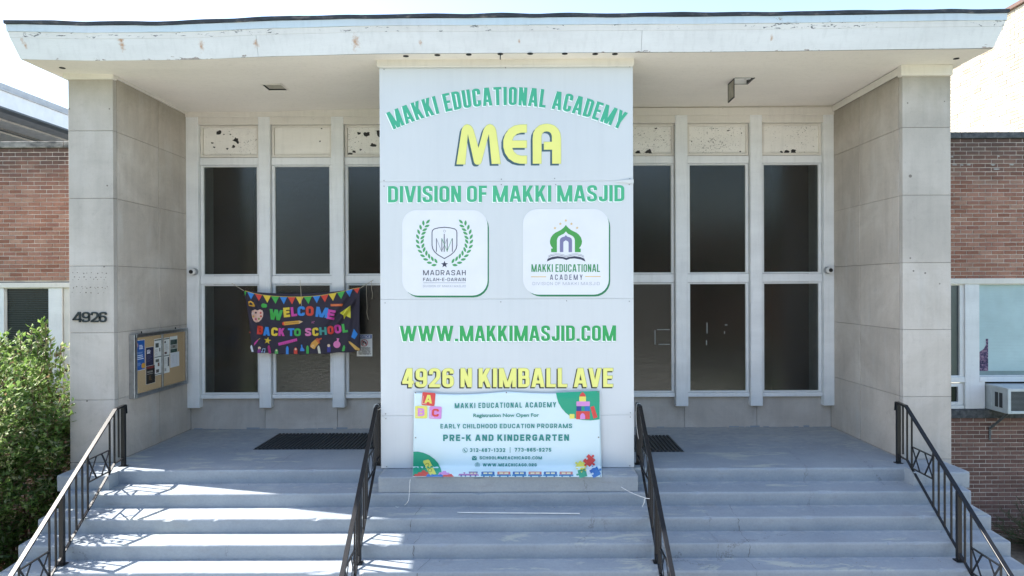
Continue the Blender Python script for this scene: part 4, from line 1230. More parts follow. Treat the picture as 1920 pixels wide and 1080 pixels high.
# ------------------------------------------------------------------ handrails
def handrail(xt, xl, label, scroll=0, dy=0.0, group='black iron handrails on the steps'):
    """rail in a near-vertical plane from (xt, 9.3) down to (xl, 7.86) and on to the pavement"""
    def XY(d): return xt + (xl - xt) * (9.30 - d) / 1.44
    def zt(d): return -1.600 + (d - 9.09) * .627
    o = empty('handrail', (XY(8), 8, GZ), label, 'handrail', group)
    V = lambda d, z: Vector((XY(d), d + dy, z))
    dend = 5.95
    # moulded top rail: flat bar with a smaller ledge under it
    top = MB().bar(V(9.34, -1.585), V(9.085, -1.592), .052, .016).bar(V(9.10, -1.590), V(dend, zt(dend) + .004), .052, .018)
    top.bar(V(9.34, -1.600), V(9.085, -1.607), .034, .014).bar(V(9.10, -1.606), V(dend, zt(dend) - .012), .034, .014)
    top.build('top_rail', M_iron, o, bevel=.003)
    MB().bar(V(9.345, -1.583), V(9.36, -1.70), .05, .014, up=(0, 1, 0)).build('rail_end', M_iron, o)
    zb = lambda d: zt(d) - .70
    MB().bar(V(9.30, -2.292), V(9.06, -2.30), .032, .012).bar(V(9.06, -2.299), V(dend, zb(dend)), .032, .014).build('bottom_rail', M_iron, o, bevel=.002)
    def post(d, z0, z1): 
        p = MB().bar(V(d, z0), V(d, z1), .05, .05, up=(0, 1, 0))
        p.build('post', M_iron, o, bevel=.004)
        MB().box(XY(d) - .045, XY(d) + .045, d + dy - .045, d + dy + .045, z0 - .002, z0 + .010).build('post_base', M_iron, o)
    post(9.30, ZN[0], -1.60)
    post(7.88, ZN[4] + .018, zt(7.88))
    post(6.55, ZN[7] - .15, zt(6.55))
    def bal(d, z0=None): MB().bar(V(d, zb(d) if z0 is None else z0), V(d, zt(d) - .012 if d < 9.09 else -1.61), .019, .019, up=(0, 1, 0)).build('baluster', M_iron, o, bevel=.002)
    ds = [9.17, 9.06, 8.94, 8.42, 8.30, 8.17, 8.03, 7.76, 7.64, 7.12, 7.0, 6.87, 6.73]
    for d in ds: bal(d)
    bal(6.36); 
    # ornament: level bars with two crosses
    for a, b, z1, z0 in ((8.42, 8.94, -2.095, -2.37), (7.12, 7.64, -2.905, -3.18)):
        MB().bar(V(a, z1), V(b, z1), .022, .012).build('ornament_bar', M_iron, o); MB().bar(V(a, z0), V(b, z0), .022, .012).build('ornament_bar', M_iron, o)
        for p, q in ((a + .01, a + .20), (b - .20, b - .01)):
            MB().bar(V(p, z0), V(q, z1), .008, .020).build('ornament_cross', M_iron, o)
            MB().bar(V(p, z1), V(q, z0), .0095, .020).build('ornament_cross', M_iron, o)
    return o
handrail(-5.33, -5.22, 'black iron handrail at the far left end of the steps beside the shrub')
handrail(-1.905, -1.845, 'black iron handrail just left of the tall white sign')
handrail(1.575, 1.545, 'black iron handrail just right of the tall white sign')
handrail(5.07, 4.98, 'black iron handrail at the right end of the steps near the right stone pillar')

# ------------------------------------------------------------------ mats
def floor_mat(x0, x1, y0, y1, label, rz):
    o = empty('door_mat', ((x0 + x1) / 2, (y0 + y1) / 2, ZN[0] + .001), label, 'door mat', 'ribbed black door mats')
    zc = ZN[0] + .002
    m = MB().box(x0, x1, y0, y1, zc, zc + .006).build('mat_base', M_black, o, bevel=.003)
    rb_ = MB(); x = x0 + .02
    while x < x1 - .03:
        rb_.box(x, x + .030, y0 + .008, y1 - .008, zc + .0055, zc + .022); x += .058
    r_ = rb_.build('mat_ribs', M_rubber, o); r_['kind'] = 'stuff'
    o.rotation_euler.z = rz
floor_mat(-3.94, -1.10, 10.20, 11.26, 'ribbed black mat on the landing left of the sign pillar, mostly in view', -.004)
floor_mat(.9, 2.36, 9.97, 11.03, 'ribbed black mat end showing right of the sign pillar', -.01)

# ------------------------------------------------------------------ notice board on the left reveal
XB = -5.475
y0, y1, z0, z1 = 9.84, 11.43, -1.585, -.667
nb = empty('notice_board', (-5.56, 10.6, z0), 'aluminium framed cork notice board with sliding doors on the left porch wall', 'notice board')
MB().box(-5.56, XB - .03, y0 + .01, y1 - .01, z0 + .01, z1 - .01).build('cabinet', M_alu_l, nb, bevel=.002)
MB().box(XB - .0295, XB - .026, y0 + .05, y1 - .05, z0 + .05, z1 - .05).build('cork_panel', M_cork, nb)
fm = MB(); t_ = .055
fm.box(-5.555, XB, y0, y0 + t_, z0, z1).box(-5.555, XB, y1 - t_, y1, z0, z1).box(-5.555, XB, y0 + t_, y1 - t_, z1 - t_, z1).box(-5.555, XB, y0 + t_, y1 - t_, z0, z0 + t_)
fm.build('frame', M_alu, nb, bevel=.004)
ym = 10.62
MB().box(XB - .016, XB + .001, ym - .02, ym + .02, z0 + t_, z1 - t_).build('door_stile', M_alu, nb, bevel=.003)
MB().box(XB - .012, XB - .002, y0 + t_, y0 + t_ + .018, z0 + t_, z1 - t_).box(XB - .012, XB - .002, y1 - t_ - .018, y1 - t_, z0 + t_, z1 - t_).build('door_stile', M_alu_l, nb)
for yy in (10.06, 11.05): MB().tube([(XB - .02, yy, z1), (XB - .02, yy, z1 + .03)], .009, 8).build('latch', M_iron, nb)
def mat_clear():
    t = NT('clear_door_glass'); t.n.remove(t.b)
    a = t.n.new('ShaderNodeBsdfTransparent'); g_ = t.n.new('ShaderNodeBsdfGlossy'); g_.inputs['Roughness'].default_value = .05
    mx = t.n.new('ShaderNodeMixShader'); mx.inputs[0].default_value = .035; t.l.new(a.outputs[0], mx.inputs[1]); t.l.new(g_.outputs[0], mx.inputs[2])
    t.l.new(mx.outputs[0], t.out.inputs[0]); return t.m
M_clear = mat_clear()
MB().box(XB - .010, XB - .007, y0 + t_ + .018, ym - .02, z0 + t_, z1 - t_).build('glass_door', M_clear, nb)
MB().box(XB - .010, XB - .007, ym + .02, y1 - t_ - .018, z0 + t_, z1 - t_).build('glass_door', M_clear, nb)
def posterbox(cx0, cy0, cx1, cy1):
    a = PX(230 + cx0 / 6.75, 600 + cy0 / 6.75, XB - .024); b = PX(230 + cx1 / 6.75, 600 + cy0 / 6.75, XB - .024); c = PX(230 + cx0 / 6.75, 600 + cy1 / 6.75, XB - .024)
    return a.y, b.y, c.z, a.z
def poster(cx0, cy0, cx1, cy1, base, label, fn, dx=0.0, border='e8e8e4'):
    ya, yb_, zb_, zt_ = posterbox(cx0, cy0, cx1, cy1)
    X = XB - .0245 + dx
    o = empty('poster', (X, (ya + yb_) / 2, zb_), label, 'poster')
    MB().box(X - .0012, X, ya, yb_, zb_, zt_).build('sheet', ink(border), o)
    A_ = Art(lambda u, v, k: (X + .0006 + .0006 * k, ya + (yb_ - ya) * u / 100, zt_ - (zt_ - zb_) * v / 100))
    A_.k = 0; A_.rect(2, 1.5, 98, 98.5, base)
    A_.k = 1; fn(A_); A_.build('print', o)
def rows_(A_, xs_, ys_, c, h=1.4):
    rn = random.Random(len(ys_) * 7 + int(xs_[0]))
    for y in ys_: A_.rect(xs_[0], y, xs_[0] + (xs_[1] - xs_[0]) * rn.uniform(.6, 1), y + h, c)
def f1(A_):
    A_.circ(10, 16, 16, 'd8b0a8', ry=10); rows_(A_, (38, 92), (17, 21, 25, 28), 'e8eef4', 2); rows_(A_, (6, 80), (40, 43), 'b8cfe4', 1); rows_(A_, (12, 90), (49, 55, 61), 'eef4f8', 2.6)
    rows_(A_, (5, 60), (74, 77, 80, 83), 'a8c4e0', 1); A_.circ(82, 86, 22, 'd9a23c', ry=9)
def f2(A_):
    rows_(A_, (15, 70), (14, 20, 26, 30), 'e4e2ea', 4); rows_(A_, (14, 80), (42, 47, 52, 57, 62, 68, 74), '77769a', 1.2)
def f3(A_):
    A_.rect(10, 4, 90, 16, '7a2f2c'); rows_(A_, (12, 84), (30, 35, 44), 'd8d6d0', 1.6); rows_(A_, (30, 60), (56, 62, 68, 76), '8f6f3c', 2.5)
def f4(A_):
    A_.rect(2, 2, 98, 5, '3a4a44'); A_.rect(15, 12, 60, 24, '45504a'); rows_(A_, (10, 60), (28, 30, 32, 34, 36), '9a9a98', .6); A_.rect(66, 26, 82, 36, '556058'); rows_(A_, (10, 60), (40, 42, 44), '9a9a98', .6)
    A_.rect(2, 49, 98, 51, '3a4a44'); A_.rect(15, 56, 62, 64, '60655c'); A_.rect(45, 66, 68, 76, '7a5a50'); A_.rect(22, 84, 62, 93, '5a5650'); A_.rect(2, 96, 98, 98, '3a4a44')
def f5(A_):
    A_.rect(2, 2, 98, 4.5, '3a4a44'); A_.rect(12, 9, 34, 15, '3a3a3e'); rows_(A_, (12, 90), (19, 22, 25, 28, 31, 34), 'a4a4a2', .6); A_.rect(12, 40, 52, 46, '6a5048'); A_.rect(2, 50, 98, 52, '3a4a44')
    A_.rect(66, 56, 90, 82, '3f4448'); rows_(A_, (10, 58), (58, 61, 64, 67, 70, 73), 'a4a4a2', .6); A_.rect(10, 86, 40, 94, 'b0b0ae')
def f6(A_):
    A_.rect(5, 3, 95, 17, 'dfe3e0'); A_.rect(5, 20, 95, 49, '1f3d35'); A_.rect(5, 52, 95, 72, '8f9088')
    rn = random.Random(3)
    for i in range(9): A_.circ(10 + i * 10, 62 + rn.uniform(-3, 3), 4, rn.choice(['3a3d3c', '6a4f45', 'd0cfc8']), ry=5, n=8)
    A_.rect(5, 75, 95, 96, '1f3d35'); A_.k = 2; rows_(A_, (12, 80), (26, 33, 40, 80, 86), '7f9088', 1.5)
def f7(A_): rows_(A_, (20, 50), tuple(range(20, 70, 6)), 'b4b8bc', 1.2); rows_(A_, (60, 85), tuple(range(22, 80, 7)), 'bcc0c4', 1.2)
poster(163, 262, 280, 652, '1f5fae', 'blue flyer with white lines pinned far left in the notice board', f1)
poster(288, 350, 390, 592, '23264a', 'dark navy flyer pinned second from left in the notice board', f2, dx=.0032)
poster(294, 588, 412, 822, '1d1a1c', 'black torn flyer hanging below the navy one in the notice board', f3)
poster(400, 243, 492, 708, 'e6e8e4', 'white newsletter with photos left of the middle door stile', f4)
poster(520, 228, 592, 678, 'e6e8e4', 'white newsletter right of the middle door stile in the notice board', f5)
poster(596, 212, 690, 426, 'dfe5e0', 'dark green and white flyer at the top right of the notice board', f6, dx=.0032)
poster(602, 418, 716, 606, 'dde1e6', 'plain white sheet with faint pencil lines below the green flyer', f7)

# ------------------------------------------------------------------ security cameras
def seccam(px, py, label, sx):
    c = P(px, py, 11.50)
    o = empty('security_camera', (c.x, YM, c.z), label, 'security camera')
    MB().tube([(c.x + .012 * sx, YM, c.z), (c.x + .012 * sx, YM - .03, c.z)], .060, 16).build('mount_shadow_ring', M_alu, o, smooth=False)  # mount ring, widened and coloured grey for the shadow round the housing
    MB().sphere((c.x, YM - .06, c.z), .052, 10).build('housing', M_plastic, o, smooth=True)
    MB().disc((c.x - .004 * sx, YM - .116, c.z - .002), .032, (0, 1, 0), .02, 16).build('lens', M_black, o)
seccam(361, 509.5, 'small white ball camera on the left end of the window wall', 1)
seccam(1555, 506.5, 'small white ball camera on the right end of the window wall', -1)

# ------------------------------------------------------------------ welcome banner
def fold(cx, cy):
    def ln(ax, ay, bx, by, n, A_, sg, l0=0):
        dx, dy = bx - ax, by - ay; L = math.hypot(dx, dy); t = ((cx - ax) * dx + (cy - ay) * dy) / L / L
        pd = ((cx - ax) * dy - (cy - ay) * dx) / L
        return A_ * math.sin(pd / n) * math.exp(-(pd / sg) ** 2) * max(0, min(1, (t + .05) * 3)) * max(0, min(1, (1.25 - t) * 2))
    d = ln(1470, 120, 1120, 600, 17, .034, 75) + ln(1470, 120, 1390, 820, 20, .024, 80) + ln(165, 150, 420, 760, 18, .028, 70) + ln(165, 150, 640, 560, 22, .016, 80)
    d += .006 * math.sin(cx / 95 + cy / 60) + .010 * math.sin(cx / 210)
    return 11.40 - d
def wmap(x, y, k): return tuple(P(430 + x / 6, 520 + y / 6, fold(x, y) - (.007 + .0022 * k if k else 0)))
wb = empty('welcome_banner', P(565, 663, 11.42), 'dark cloth banner with colourful WELCOME BACK TO SCHOOL lettering hung on strings', 'banner')
v = []; f = []; NX, NY = 110, 60
for i in range(NX + 1):
    u = i / NX
    for j in range(NY + 1):
        t = j / NY
        tx, ty = 165 + 1305 * u, 150 - 30 * u + 4 * u * (1 - u) * 48
        bx, by = 250 + 1230 * u, 842 - 15 * u + 4 * u * (1 - u) * 30 + 4 * math.sin(u * 30)
        x = tx * (1 - t) + bx * t; y = ty * (1 - t) + by * t
        x += (-14 if u < .5 else 10) * math.sin(math.pi * t) * abs(2 * u - 1) ** 3 * -1
        v.append(wmap(x, y, 0))
for i in range(NX):
    for j in range(NY): f.append((i * (NY + 1) + j, i * (NY + 1) + j + 1, (i + 1) * (NY + 1) + j + 1, (i + 1) * (NY + 1) + j))
M_cloth = NT('dark_polyester'); M_cloth.col(M_cloth.ramp(M_cloth.noise(4, 4), [(.3, (.026, .020, .036)), (.7, (.036, .029, .048))]))
M_cloth.bump(M_cloth.noise(9, 3), .2, .01); M_cloth = M_cloth.set(roughness=.75)
cl = MB().add(v, f).build('cloth', M_cloth, wb, smooth=True)
md = cl.modifiers.new('thickness', 'SOLIDIFY'); md.thickness = .001; md.offset = -1
A = Art(wmap, 20)
G_, B_, R_, Y_, MG, OR, PKK = '3fae4a', '2f86d8', 'd8402f', 'e8c83a', 'd0409f', 'e0703a', 'e07ab0'
A.k = 1
A.line([(178, 152), (280, 182), (370, 197), (460, 208), (550, 215), (680, 220), (800, 219), (920, 214), (1020, 205), (1120, 188), (1210, 172), (1300, 152), (1390, 130), (1468, 116)], 6, 'c8b060')
def pen(a, b, c_, col_): A.poly([a, b, c_], col_)
for a, b, c_, k_ in (((168, 156), (192, 160), (176, 212), G_), ((202, 164), (282, 182), (243, 247), B_), ((286, 183), (370, 199), (332, 265), R_), ((380, 202), (466, 211), (427, 286), Y_), ((470, 214), (558, 219), (520, 297), G_), ((568, 221), (650, 223), (613, 303), B_), ((658, 224), (742, 223), (706, 303), R_), ((748, 222), (834, 219), (795, 305), Y_), ((838, 219), (926, 215), (891, 301), G_), ((940, 214), (1022, 207), (984, 292), B_), ((1028, 206), (1114, 192), (1076, 280), R_), ((1118, 191), (1206, 175), (1166, 264), Y_), ((1214, 173), (1300, 154), (1258, 244), G_), ((1308, 152), (1388, 132), (1353, 221), B_), ((1394, 130), (1468, 118), (1440, 182), R_)):
    pen(a, b, c_, k_)
A.k = 2
def L(ch, x0, x1, yt, yb, c, rot=0): A.k = 2; A.block(ch, x0 + 3, x1 - 3, yb, yt, c, t=.25, ax=1.15, rot=rot)
L('W', 445, 600, 362, 480, G_, 6); L('E', 606, 684, 340, 448, Y_, -5); L('L', 690, 762, 334, 438, MG, -6); L('C', 764, 852, 326, 434, B_, 0); L('O', 857, 952, 324, 434, R_, 0); L('M', 970, 1112, 336, 450, B_, 6); L('E', 1096, 1192, 366, 474, MG, 10)
L('B', 310, 382, 546, 642, R_, 5); L('A', 378, 462, 558, 656, B_, 3); L('C', 468, 548, 564, 660, Y_, 3); L('K', 550, 626, 572, 660, MG, 2); L('T', 655, 735, 572, 660, B_, 0); L('O', 726, 808, 574, 662, G_, 0)
L('S', 848, 925, 570, 660, PKK, 0); L('C', 930, 1006, 566, 660, Y_, -3); L('H', 1010, 1098, 560, 648, '3f9a92', -4); L('O', 1100, 1176, 546, 640, R_, -6); L('O', 1178, 1262, 532, 630, MG, -8); L('L', 1266, 1332, 522, 620, G_, -8)
A.k = 1
A.poly([(255, 375), (290, 362), (318, 372), (345, 360), (372, 372), (382, 400), (378, 440), (360, 475), (330, 502), (300, 508), (275, 490), (258, 455), (250, 410)], 'e3b9a8')
A.k = 2
for x, y, c in ((265, 405, 'e0d0d0'), (298, 398, '4a3038'), (352, 400, 'c84f4a'), (355, 438, 'c8503a'), (332, 466, '8f9048'), (298, 470, 'd0507a'), (270, 440, 'd8a850')): A.circ(x, y, 12, c, n=10)
A.k = 1
A.circ(382, 318, 24, G_, n=14); A.circ(402, 320, 22, G_, n=14); A.line([(390, 298), (396, 286)], 5, '6a4a2a')
A.poly([(212, 272), (240, 264), (270, 282), (288, 316), (286, 330), (220, 322)], 'e0a83a', [[(226, 284), (224, 308), (266, 316), (256, 292), (240, 280)]])
A.poly([(612, 500), (780, 486), (800, 488), (802, 508), (785, 522), (616, 540)], 'd9a03a'); A.poly([(780, 486), (828, 498), (785, 522)], 'e8c8a0'); A.circ(612, 520, 19, R_, n=12)
A.k = 2; A.line([(630, 518), (790, 503)], 4, '8f6a28'); A.k = 1
A.poly([(1140, 300), (1280, 298), (1268, 325), (1140, 325)], OR)
A.poly([(1242, 402), (1362, 318), (1365, 460), (1312, 432), (1290, 472), (1284, 428)], 'd8d03a'); A.k = 2; A.line([(1284, 426), (1358, 326)], 3, '8f8a28'); A.line([(1312, 432), (1360, 330)], 2.5, '8f8a28'); A.k = 1
A.poly([(1400, 578), (1446, 640), (1410, 696), (1371, 672)], B_); A.poly([(1340, 718), (1362, 724), (1470, 806), (1460, 824), (1420, 818), (1350, 742)], 'dcae5a')
A.poly([(548, 738), (760, 685), (764, 716), (556, 770)], MG); A.k = 2
for i in range(10): A.line([(562 + i * 20, 766 - i * 5), (560 + i * 20, 752 - i * 5)], 2.5, '6a2050')
A.k = 1
A.star(430, 712, 42, 'e0c030', 10); A.star(232, 618, 16, 'b8483a', 0, 4, .3)
A.poly([(912, 762), (925, 735), (965, 700), (1000, 712), (1005, 745), (975, 780), (958, 808), (935, 800), (910, 780)], 'e0a040'); A.poly([(965, 700), (985, 682), (1005, 690), (1035, 678), (1042, 692), (1012, 712), (1020, 740), (1003, 744)], 'c8502f'); A.circ(942, 776, 20, 'efc890', n=12)
A.circ(1210, 755, 40, PKK); A.poly([(1205, 685), (1238, 688), (1232, 700), (1228, 722), (1205, 722), (1212, 700)], PKK)
A.poly([(274, 770), (282, 738), (318, 700), (326, 708), (300, 745)], MG); A.line([(322, 704), (345, 686)], 5, 'd8b050')
def cray(x, y0_, y1_, w_, c, rot=0):
    d = rot
    A.poly([(x - w_ / 2 + d, y0_ + 22), (x - w_ * .18 + d, y0_), (x + w_ * .18 + d, y0_), (x + w_ / 2 + d, y0_ + 22), (x + w_ / 2, y1_), (x - w_ / 2, y1_)], c)
cray(262, 762, 838, 24, 'd8dce4', -14); cray(332, 800, 850, 36, '8a2f8a', 4); A.circ(338, 796, 17, 'e8c8a8', n=10); cray(458, 765, 858, 28, 'b02f78', -14); cray(530, 806, 860, 38, '5fae5a'); cray(652, 775, 864, 30, B_); cray(746, 790, 862, 40, R_); cray(880, 768, 858, 30, G_); cray(1016, 768, 856, 28, 'd8d4c0', -12); cray(1120, 764, 842, 38, '2f2f8a'); cray(1280, 765, 830, 28, G_, 10)
A.k = 2; A.circ(746, 808, 12, 'e8c8a8', n=8); A.circ(1118, 768, 17, 'e8c8a8', n=10); A.circ(530, 822, 10, 'e8d8a8', n=8); A.k = 1
A.poly([(805, 758), (820, 758), (822, 785), (848, 818), (842, 830), (798, 830), (796, 815), (808, 785)], B_)
A.line([(370, 838), (372, 806), (402, 802), (398, 838)], 5, 'a8c8e8'); A.circ(366, 838, 8, 'a8c8e8', n=8); A.circ(393, 840, 8, 'a8c8e8', n=8)
A.line([(928, 492), (952, 520)], 3, PKK); A.circ(930, 512, 5, PKK, n=8); A.circ(952, 498, 5, PKK, n=8)
A.build('print', wb)
def cord(name, pts, r, mat, parent, sub=8):
    P_ = [Vector(p) for p in pts]; out = []
    for i in range(len(P_) - 1):
        a, b, c, d = P_[max(i - 1, 0)], P_[i], P_[i + 1], P_[min(i + 2, len(P_) - 1)]
        for q in range(sub):
            t = q / sub; out.append(.5 * ((2 * b) + (c - a) * t + (2 * a - 5 * b + 4 * c - d) * t * t + (3 * b - a - 3 * c + d) * t ** 3))
    out.append(P_[-1])
    return MB().tube(out, r, 6).build(name, mat, parent, smooth=True)
W = lambda x, y, Y=11.42: P(430 + x / 6, 520 + y / 6, Y)
cord('string', [W(30, 70, 11.60), W(100, 112, 11.5), W(166, 152)], .0045, M_rope, wb)
cord('string', [W(795, 30, 11.60), W(803, 130, 11.44), W(808, 215, 11.395), W(812, 320, 11.395)], .0045, M_rope, wb)
cord('string', [W(1468, 125), W(1540, 78, 11.5), W(1620, 30, 11.6)], .005, M_rope, wb)
cord('string', [W(1545, 80, 11.5), W(1542, 200, 11.55), W(1550, 330, 11.56), W(1548, 400, 11.57), W(1564, 476, 11.58)], .004, M_rope, wb)
cord('string', [W(1600, 45, 11.58), W(1602, 130, 11.6), W(1612, 190, 11.6), W(1604, 246, 11.6)], .0035, M_rope, wb)

# notice sticker on the pane behind the banner's corner
A = Art(lambda x, y, k: tuple(P(430 + x / 6, 520 + y / 6, YG - .006 - .001 * k)))
ns = empty('notice_sign', P(683, 668, YG - .006), 'small white firearms notice with blue header taped to the pane beside the dark banner', 'sign')
p, q = P(430 + 1435 / 6, 520 + 888 / 6, YG - .006), P(430 + 1607 / 6, 520 + 640 / 6, YG - .006)
MB().box(p.x, q.x, YG - .0052, YG - .0015, p.z, q.z).build('plate', ink('e6e8e6'), ns)
A.k = 0; A.rect(1441, 646, 1602, 688, '1f4f9c')
A.k = 1; A.block('NOTICE', 1448, 1590, 682, 653, 'f0f2f4', t=.2)
A.circ(1519, 737, 40, 'c03a38', ring=7); A.poly([(1496, 722), (1520, 712), (1526, 730), (1508, 736), (1510, 762), (1498, 758)], '26262a'); A.poly([(1524, 726), (1540, 722), (1546, 756), (1532, 748)], '26262a')
A.k = 2; A.line([(1492, 710), (1546, 764)], 6, 'c03a38')
A.k = 1
for i, s in enumerate(('NO FIREARMS', 'OR WEAPONS', 'ALLOWED ON', 'THIS PROPERTY')): A.block(s, 1452, 1586 + (8 if i == 3 else 0), 803 + i * 22, 788 + i * 22, '2c2c30', t=.2)
A.build('print', ns)

# ------------------------------------------------------------------ loose cords and the white rod on the steps
zt3 = ZN[2] + .018
rp, rq = PZ(858, 961, zt3), PZ(1087, 963, zt3)
ro = MB().tube([rp, rq], .007, 8).build('rod', M_plastic, None, smooth=False)
tag(ro, 'thin white rod lying across the third step below the banner', 'rod')
o = cord('cord', [P(772, 894, 9.05), P(769, 900, 8.67), P(768, 915, 8.66), P(767, 930, 8.65), PZ(765, 940, ZN[1] - .02) , PZ(757, 948, ZN[2] + .022), PZ(745, 951, ZN[2] + .022), PZ(741, 948, ZN[2] + .024)], .0035, M_cord, None)
tag(o, 'white cord trailing down from the lower left corner of the vinyl banner', 'cord')
o = cord('cord', [P(1129, 893, 9.05), P(1150, 904, 8.85), P(1180, 922, 8.6), P(1208, 933, 8.42), P(1218, 935, 8.36), P(1209, 935, 8.40), P(1208, 942, 8.40), P(1204, 950, 8.40)], .0035, M_cord, None)
tag(o, 'white cord stretched from the lower right banner corner to a handrail', 'cord')
xr = -1.905
o = cord('cord', [(xr + .03, 9.22, -1.60), (xr + .01, 9.22, -1.568), (xr - .03, 9.20, -1.572), (xr - .035, 9.18, -1.62), (xr, 9.2, -1.64), (xr + .08, 9.16, -1.605)], .004, M_cord, None)
tag(o, 'white cord tied round the top of the handrail left of the sign', 'cord')
xr = 1.575
o = cord('cord', [(xr + .03, 9.2, -1.66), (xr + .03, 9.22, -1.60), (xr, 9.22, -1.568), (xr - .035, 9.2, -1.60), (xr - .04, 9.18, -1.80), (xr - .02, 9.17, -2.0), (xr + .03, 9.16, -2.13)], .004, M_cord, None)
tag(o, 'white cord looped over the right inner handrail and hanging down its post', 'cord')

# fallen bits of leaf and grit on the steps
db = MB(); rn = random.Random(77)
for q in range(150):
    i = rn.randrange(1, 6); x = rn.uniform(-5.5, 5.4); f_ = rn.betavariate(2, 1); y = DEP[i] + (DEP[i - 1] - DEP[i]) * f_ * .97 + .01
    if i == 1 and -1.9 < x < 1.6: continue
    zz = ZN[i] + .009 + .022 * (y - DEP[i]) / (DEP[i - 1] - DEP[i]); r_ = rn.uniform(.004, .013); a_ = rn.uniform(0, 3.1)
    c_, s_ = math.cos(a_) * r_, math.sin(a_) * r_
    db.add([(x - c_, y - s_, zz), (x + s_ * .5, y - c_ * .5, zz + .003), (x + c_, y + s_, zz), (x - s_ * .5, y + c_ * .5, zz + .002)], [(0, 1, 2, 3)])
for q in range(60):
    x = rn.uniform(-5.4, 5.0); y = rn.choice([rn.uniform(11.5, 11.67), rn.uniform(9.3, 11.6)]); r_ = rn.uniform(.004, .012)
    db.add([(x - r_, y, ZN[0] + .004), (x, y - r_ * .6, ZN[0] + .006), (x + r_, y, ZN[0] + .004), (x, y + r_ * .6, ZN[0] + .006)], [(0, 1, 2, 3)])
o = db.build('leaf_litter', simple('dry_leaf_bits', (.19, .15, .10), .9, var=.5, scale=3), None)
tag(o, 'dry leaf bits and grit scattered over the grey steps', 'litter', kind='stuff')

# ------------------------------------------------------------------ brick wings
BH, BLN, CO = .0560, .193, .0677
bk_me = MB().box(-BLN / 2, BLN / 2, -.006, .03, -BH / 2, BH / 2)
def brick_mesh(L, mat, nm='brick'):
    me = MB().box(-L / 2, L / 2, -.005, .03, -BH / 2, BH / 2).mesh(nm)
    bm = bmesh.new(); bm.from_mesh(me); bmesh.ops.bevel(bm, geom=[e for e in bm.edges if all(v.co.y < 0 for v in e.verts)], offset=.0025, segments=1, affect='EDGES'); bm.to_mesh(me); bm.free()
    me.materials.append(mat); return me
_bm = {}
def lay(parent, x0, x1, z0, z1, Y, view0, view1, mat, seed, limit):
    """running-bond brickwork; those between view0..view1 are bricks of their own, the rest joined"""
    rn = random.Random(seed); rest = MB(); n = 0; rl = root_loc(parent)
    rows = int(round((z1 - z0) / CO)); P2 = .203
    for r_ in range(rows):
        z = z1 - (r_ + .5) * CO
        x = x0 + (0 if r_ % 2 else -P2 / 2)
        while x < x1:
            a, b = max(x + .006, x0), min(x + P2 - .006, x1)
            if b - a > .02:
                L = round(b - a, 3); cx = (a + b) / 2; dy_ = rn.uniform(-.0025, .0025)
                if b > view0 and a < view1 and n < limit:
                    key = (L, mat.name)
                    if key not in _bm: _bm[key] = brick_mesh(L, mat)
                    o = bpy.data.objects.new('brick', _bm[key]); COL.objects.link(o); o.parent = parent
                    o.location = Vector((cx, Y + dy_, z + rn.uniform(-.0012, .0012))) - rl
                    o.rotation_euler = (rn.uniform(-.01, .01), rn.uniform(-.006, .006), 0); n += 1
                else: rest.box(a, b, Y - .005 + dy_, Y + .03, z - BH / 2, z + BH / 2)
            x += P2
    if rest.v:
        o = rest.build('brickwork', mat, parent); o['kind'] = 'stuff'
YR = 11.33
# ---- left wing
lw = empty('brick_wing', (-8.5, YR, GZ), 'red brick wing left of the porch behind the tall shrub', 'building')
MB().box(-12.5, -6.16, YR + .004, YR + .28, .095, 2.275).build('wall', M_mortar, lw)
MB().box(-12.5, -6.16, YR + .004, YR + .28, GZ, -2.25).build('wall', M_mortar, lw)
lay(lw, -12.5, -6.16, .1, 2.28, YR, -8.75, -7.3, M_brick, 1, 290)
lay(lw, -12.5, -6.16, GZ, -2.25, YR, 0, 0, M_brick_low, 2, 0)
for i in range(5):
    a = -12.5 + i * 1.27
    MB().box(a + .004, a + 1.266, YR - .04, YR + .33, 2.28, 2.385).build('coping', M_coping, lw, bevel=.006)
MB().box(-12.5, -6.16, YR - .012, YR + .05, .002, .085).build('window_head', M_cream, lw, bevel=.004)
MB().box(-12.5, -6.16, YR + .0, YR + .012, .085, .098).build('flashing', M_iron, lw)
def PXR(px): return P(px, 540, YR + .02).x
wf = MB().box(PXR(91), PXR(117), YR + .012, YR + .14, -2.10, .0).build('window_post', M_white, lw, bevel=.004)
MB().box(PXR(118), -6.2, YR + .035, YR + .14, -2.10, .0).build('window_post', M_cream, lw, bevel=.004)
MB().box(PXR(-14), PXR(8), YR + .012, YR + .14, -2.10, .0).build('window_post', M_white, lw, bevel=.004)
wn_ = MB(); frame(wn_, PXR(8), PXR(91), -2.10, -.002, .012, YR + .05, YR + .10); wn_ = wn_.build('window', M_white, lw)
MB().box(PXR(8) + .01, PXR(91) - .01, YR + .07, YR + .076, -2.09, -.01).build('pane', M_glass_side, wn_)
sl_ = MB(); z = -.03
while z > -2.05: sl_.box(PXR(8) + .015, PXR(91) - .015, YR + .0655, YR + .0695, z - .006, z + .006); z -= .030
o = sl_.build('screen_lines', simple('dark_screen', (.018, .028, .034), .6), lw); o['kind'] = 'stuff'
MB().box(-12.5, PXR(-14), YR + .03, YR + .1, -2.10, .0).build('window_far', M_glass_side, lw)
MB().box(-12.5, -6.16, YR - .03, YR + .12, -2.25, -2.10).build('sill', M_coping, lw, bevel=.006)
M_bounce_roof = simple('pale_bounce_roof', (.55, .52, .48), .95, var=.2, scale=20)  # unseen roof surface, made pale to bounce sunlight up to the hall eaves
MB().box(-12.5, -6.16, YR + .3, 20, 2.0, 2.05).build('flat_roof', M_bounce_roof, lw)
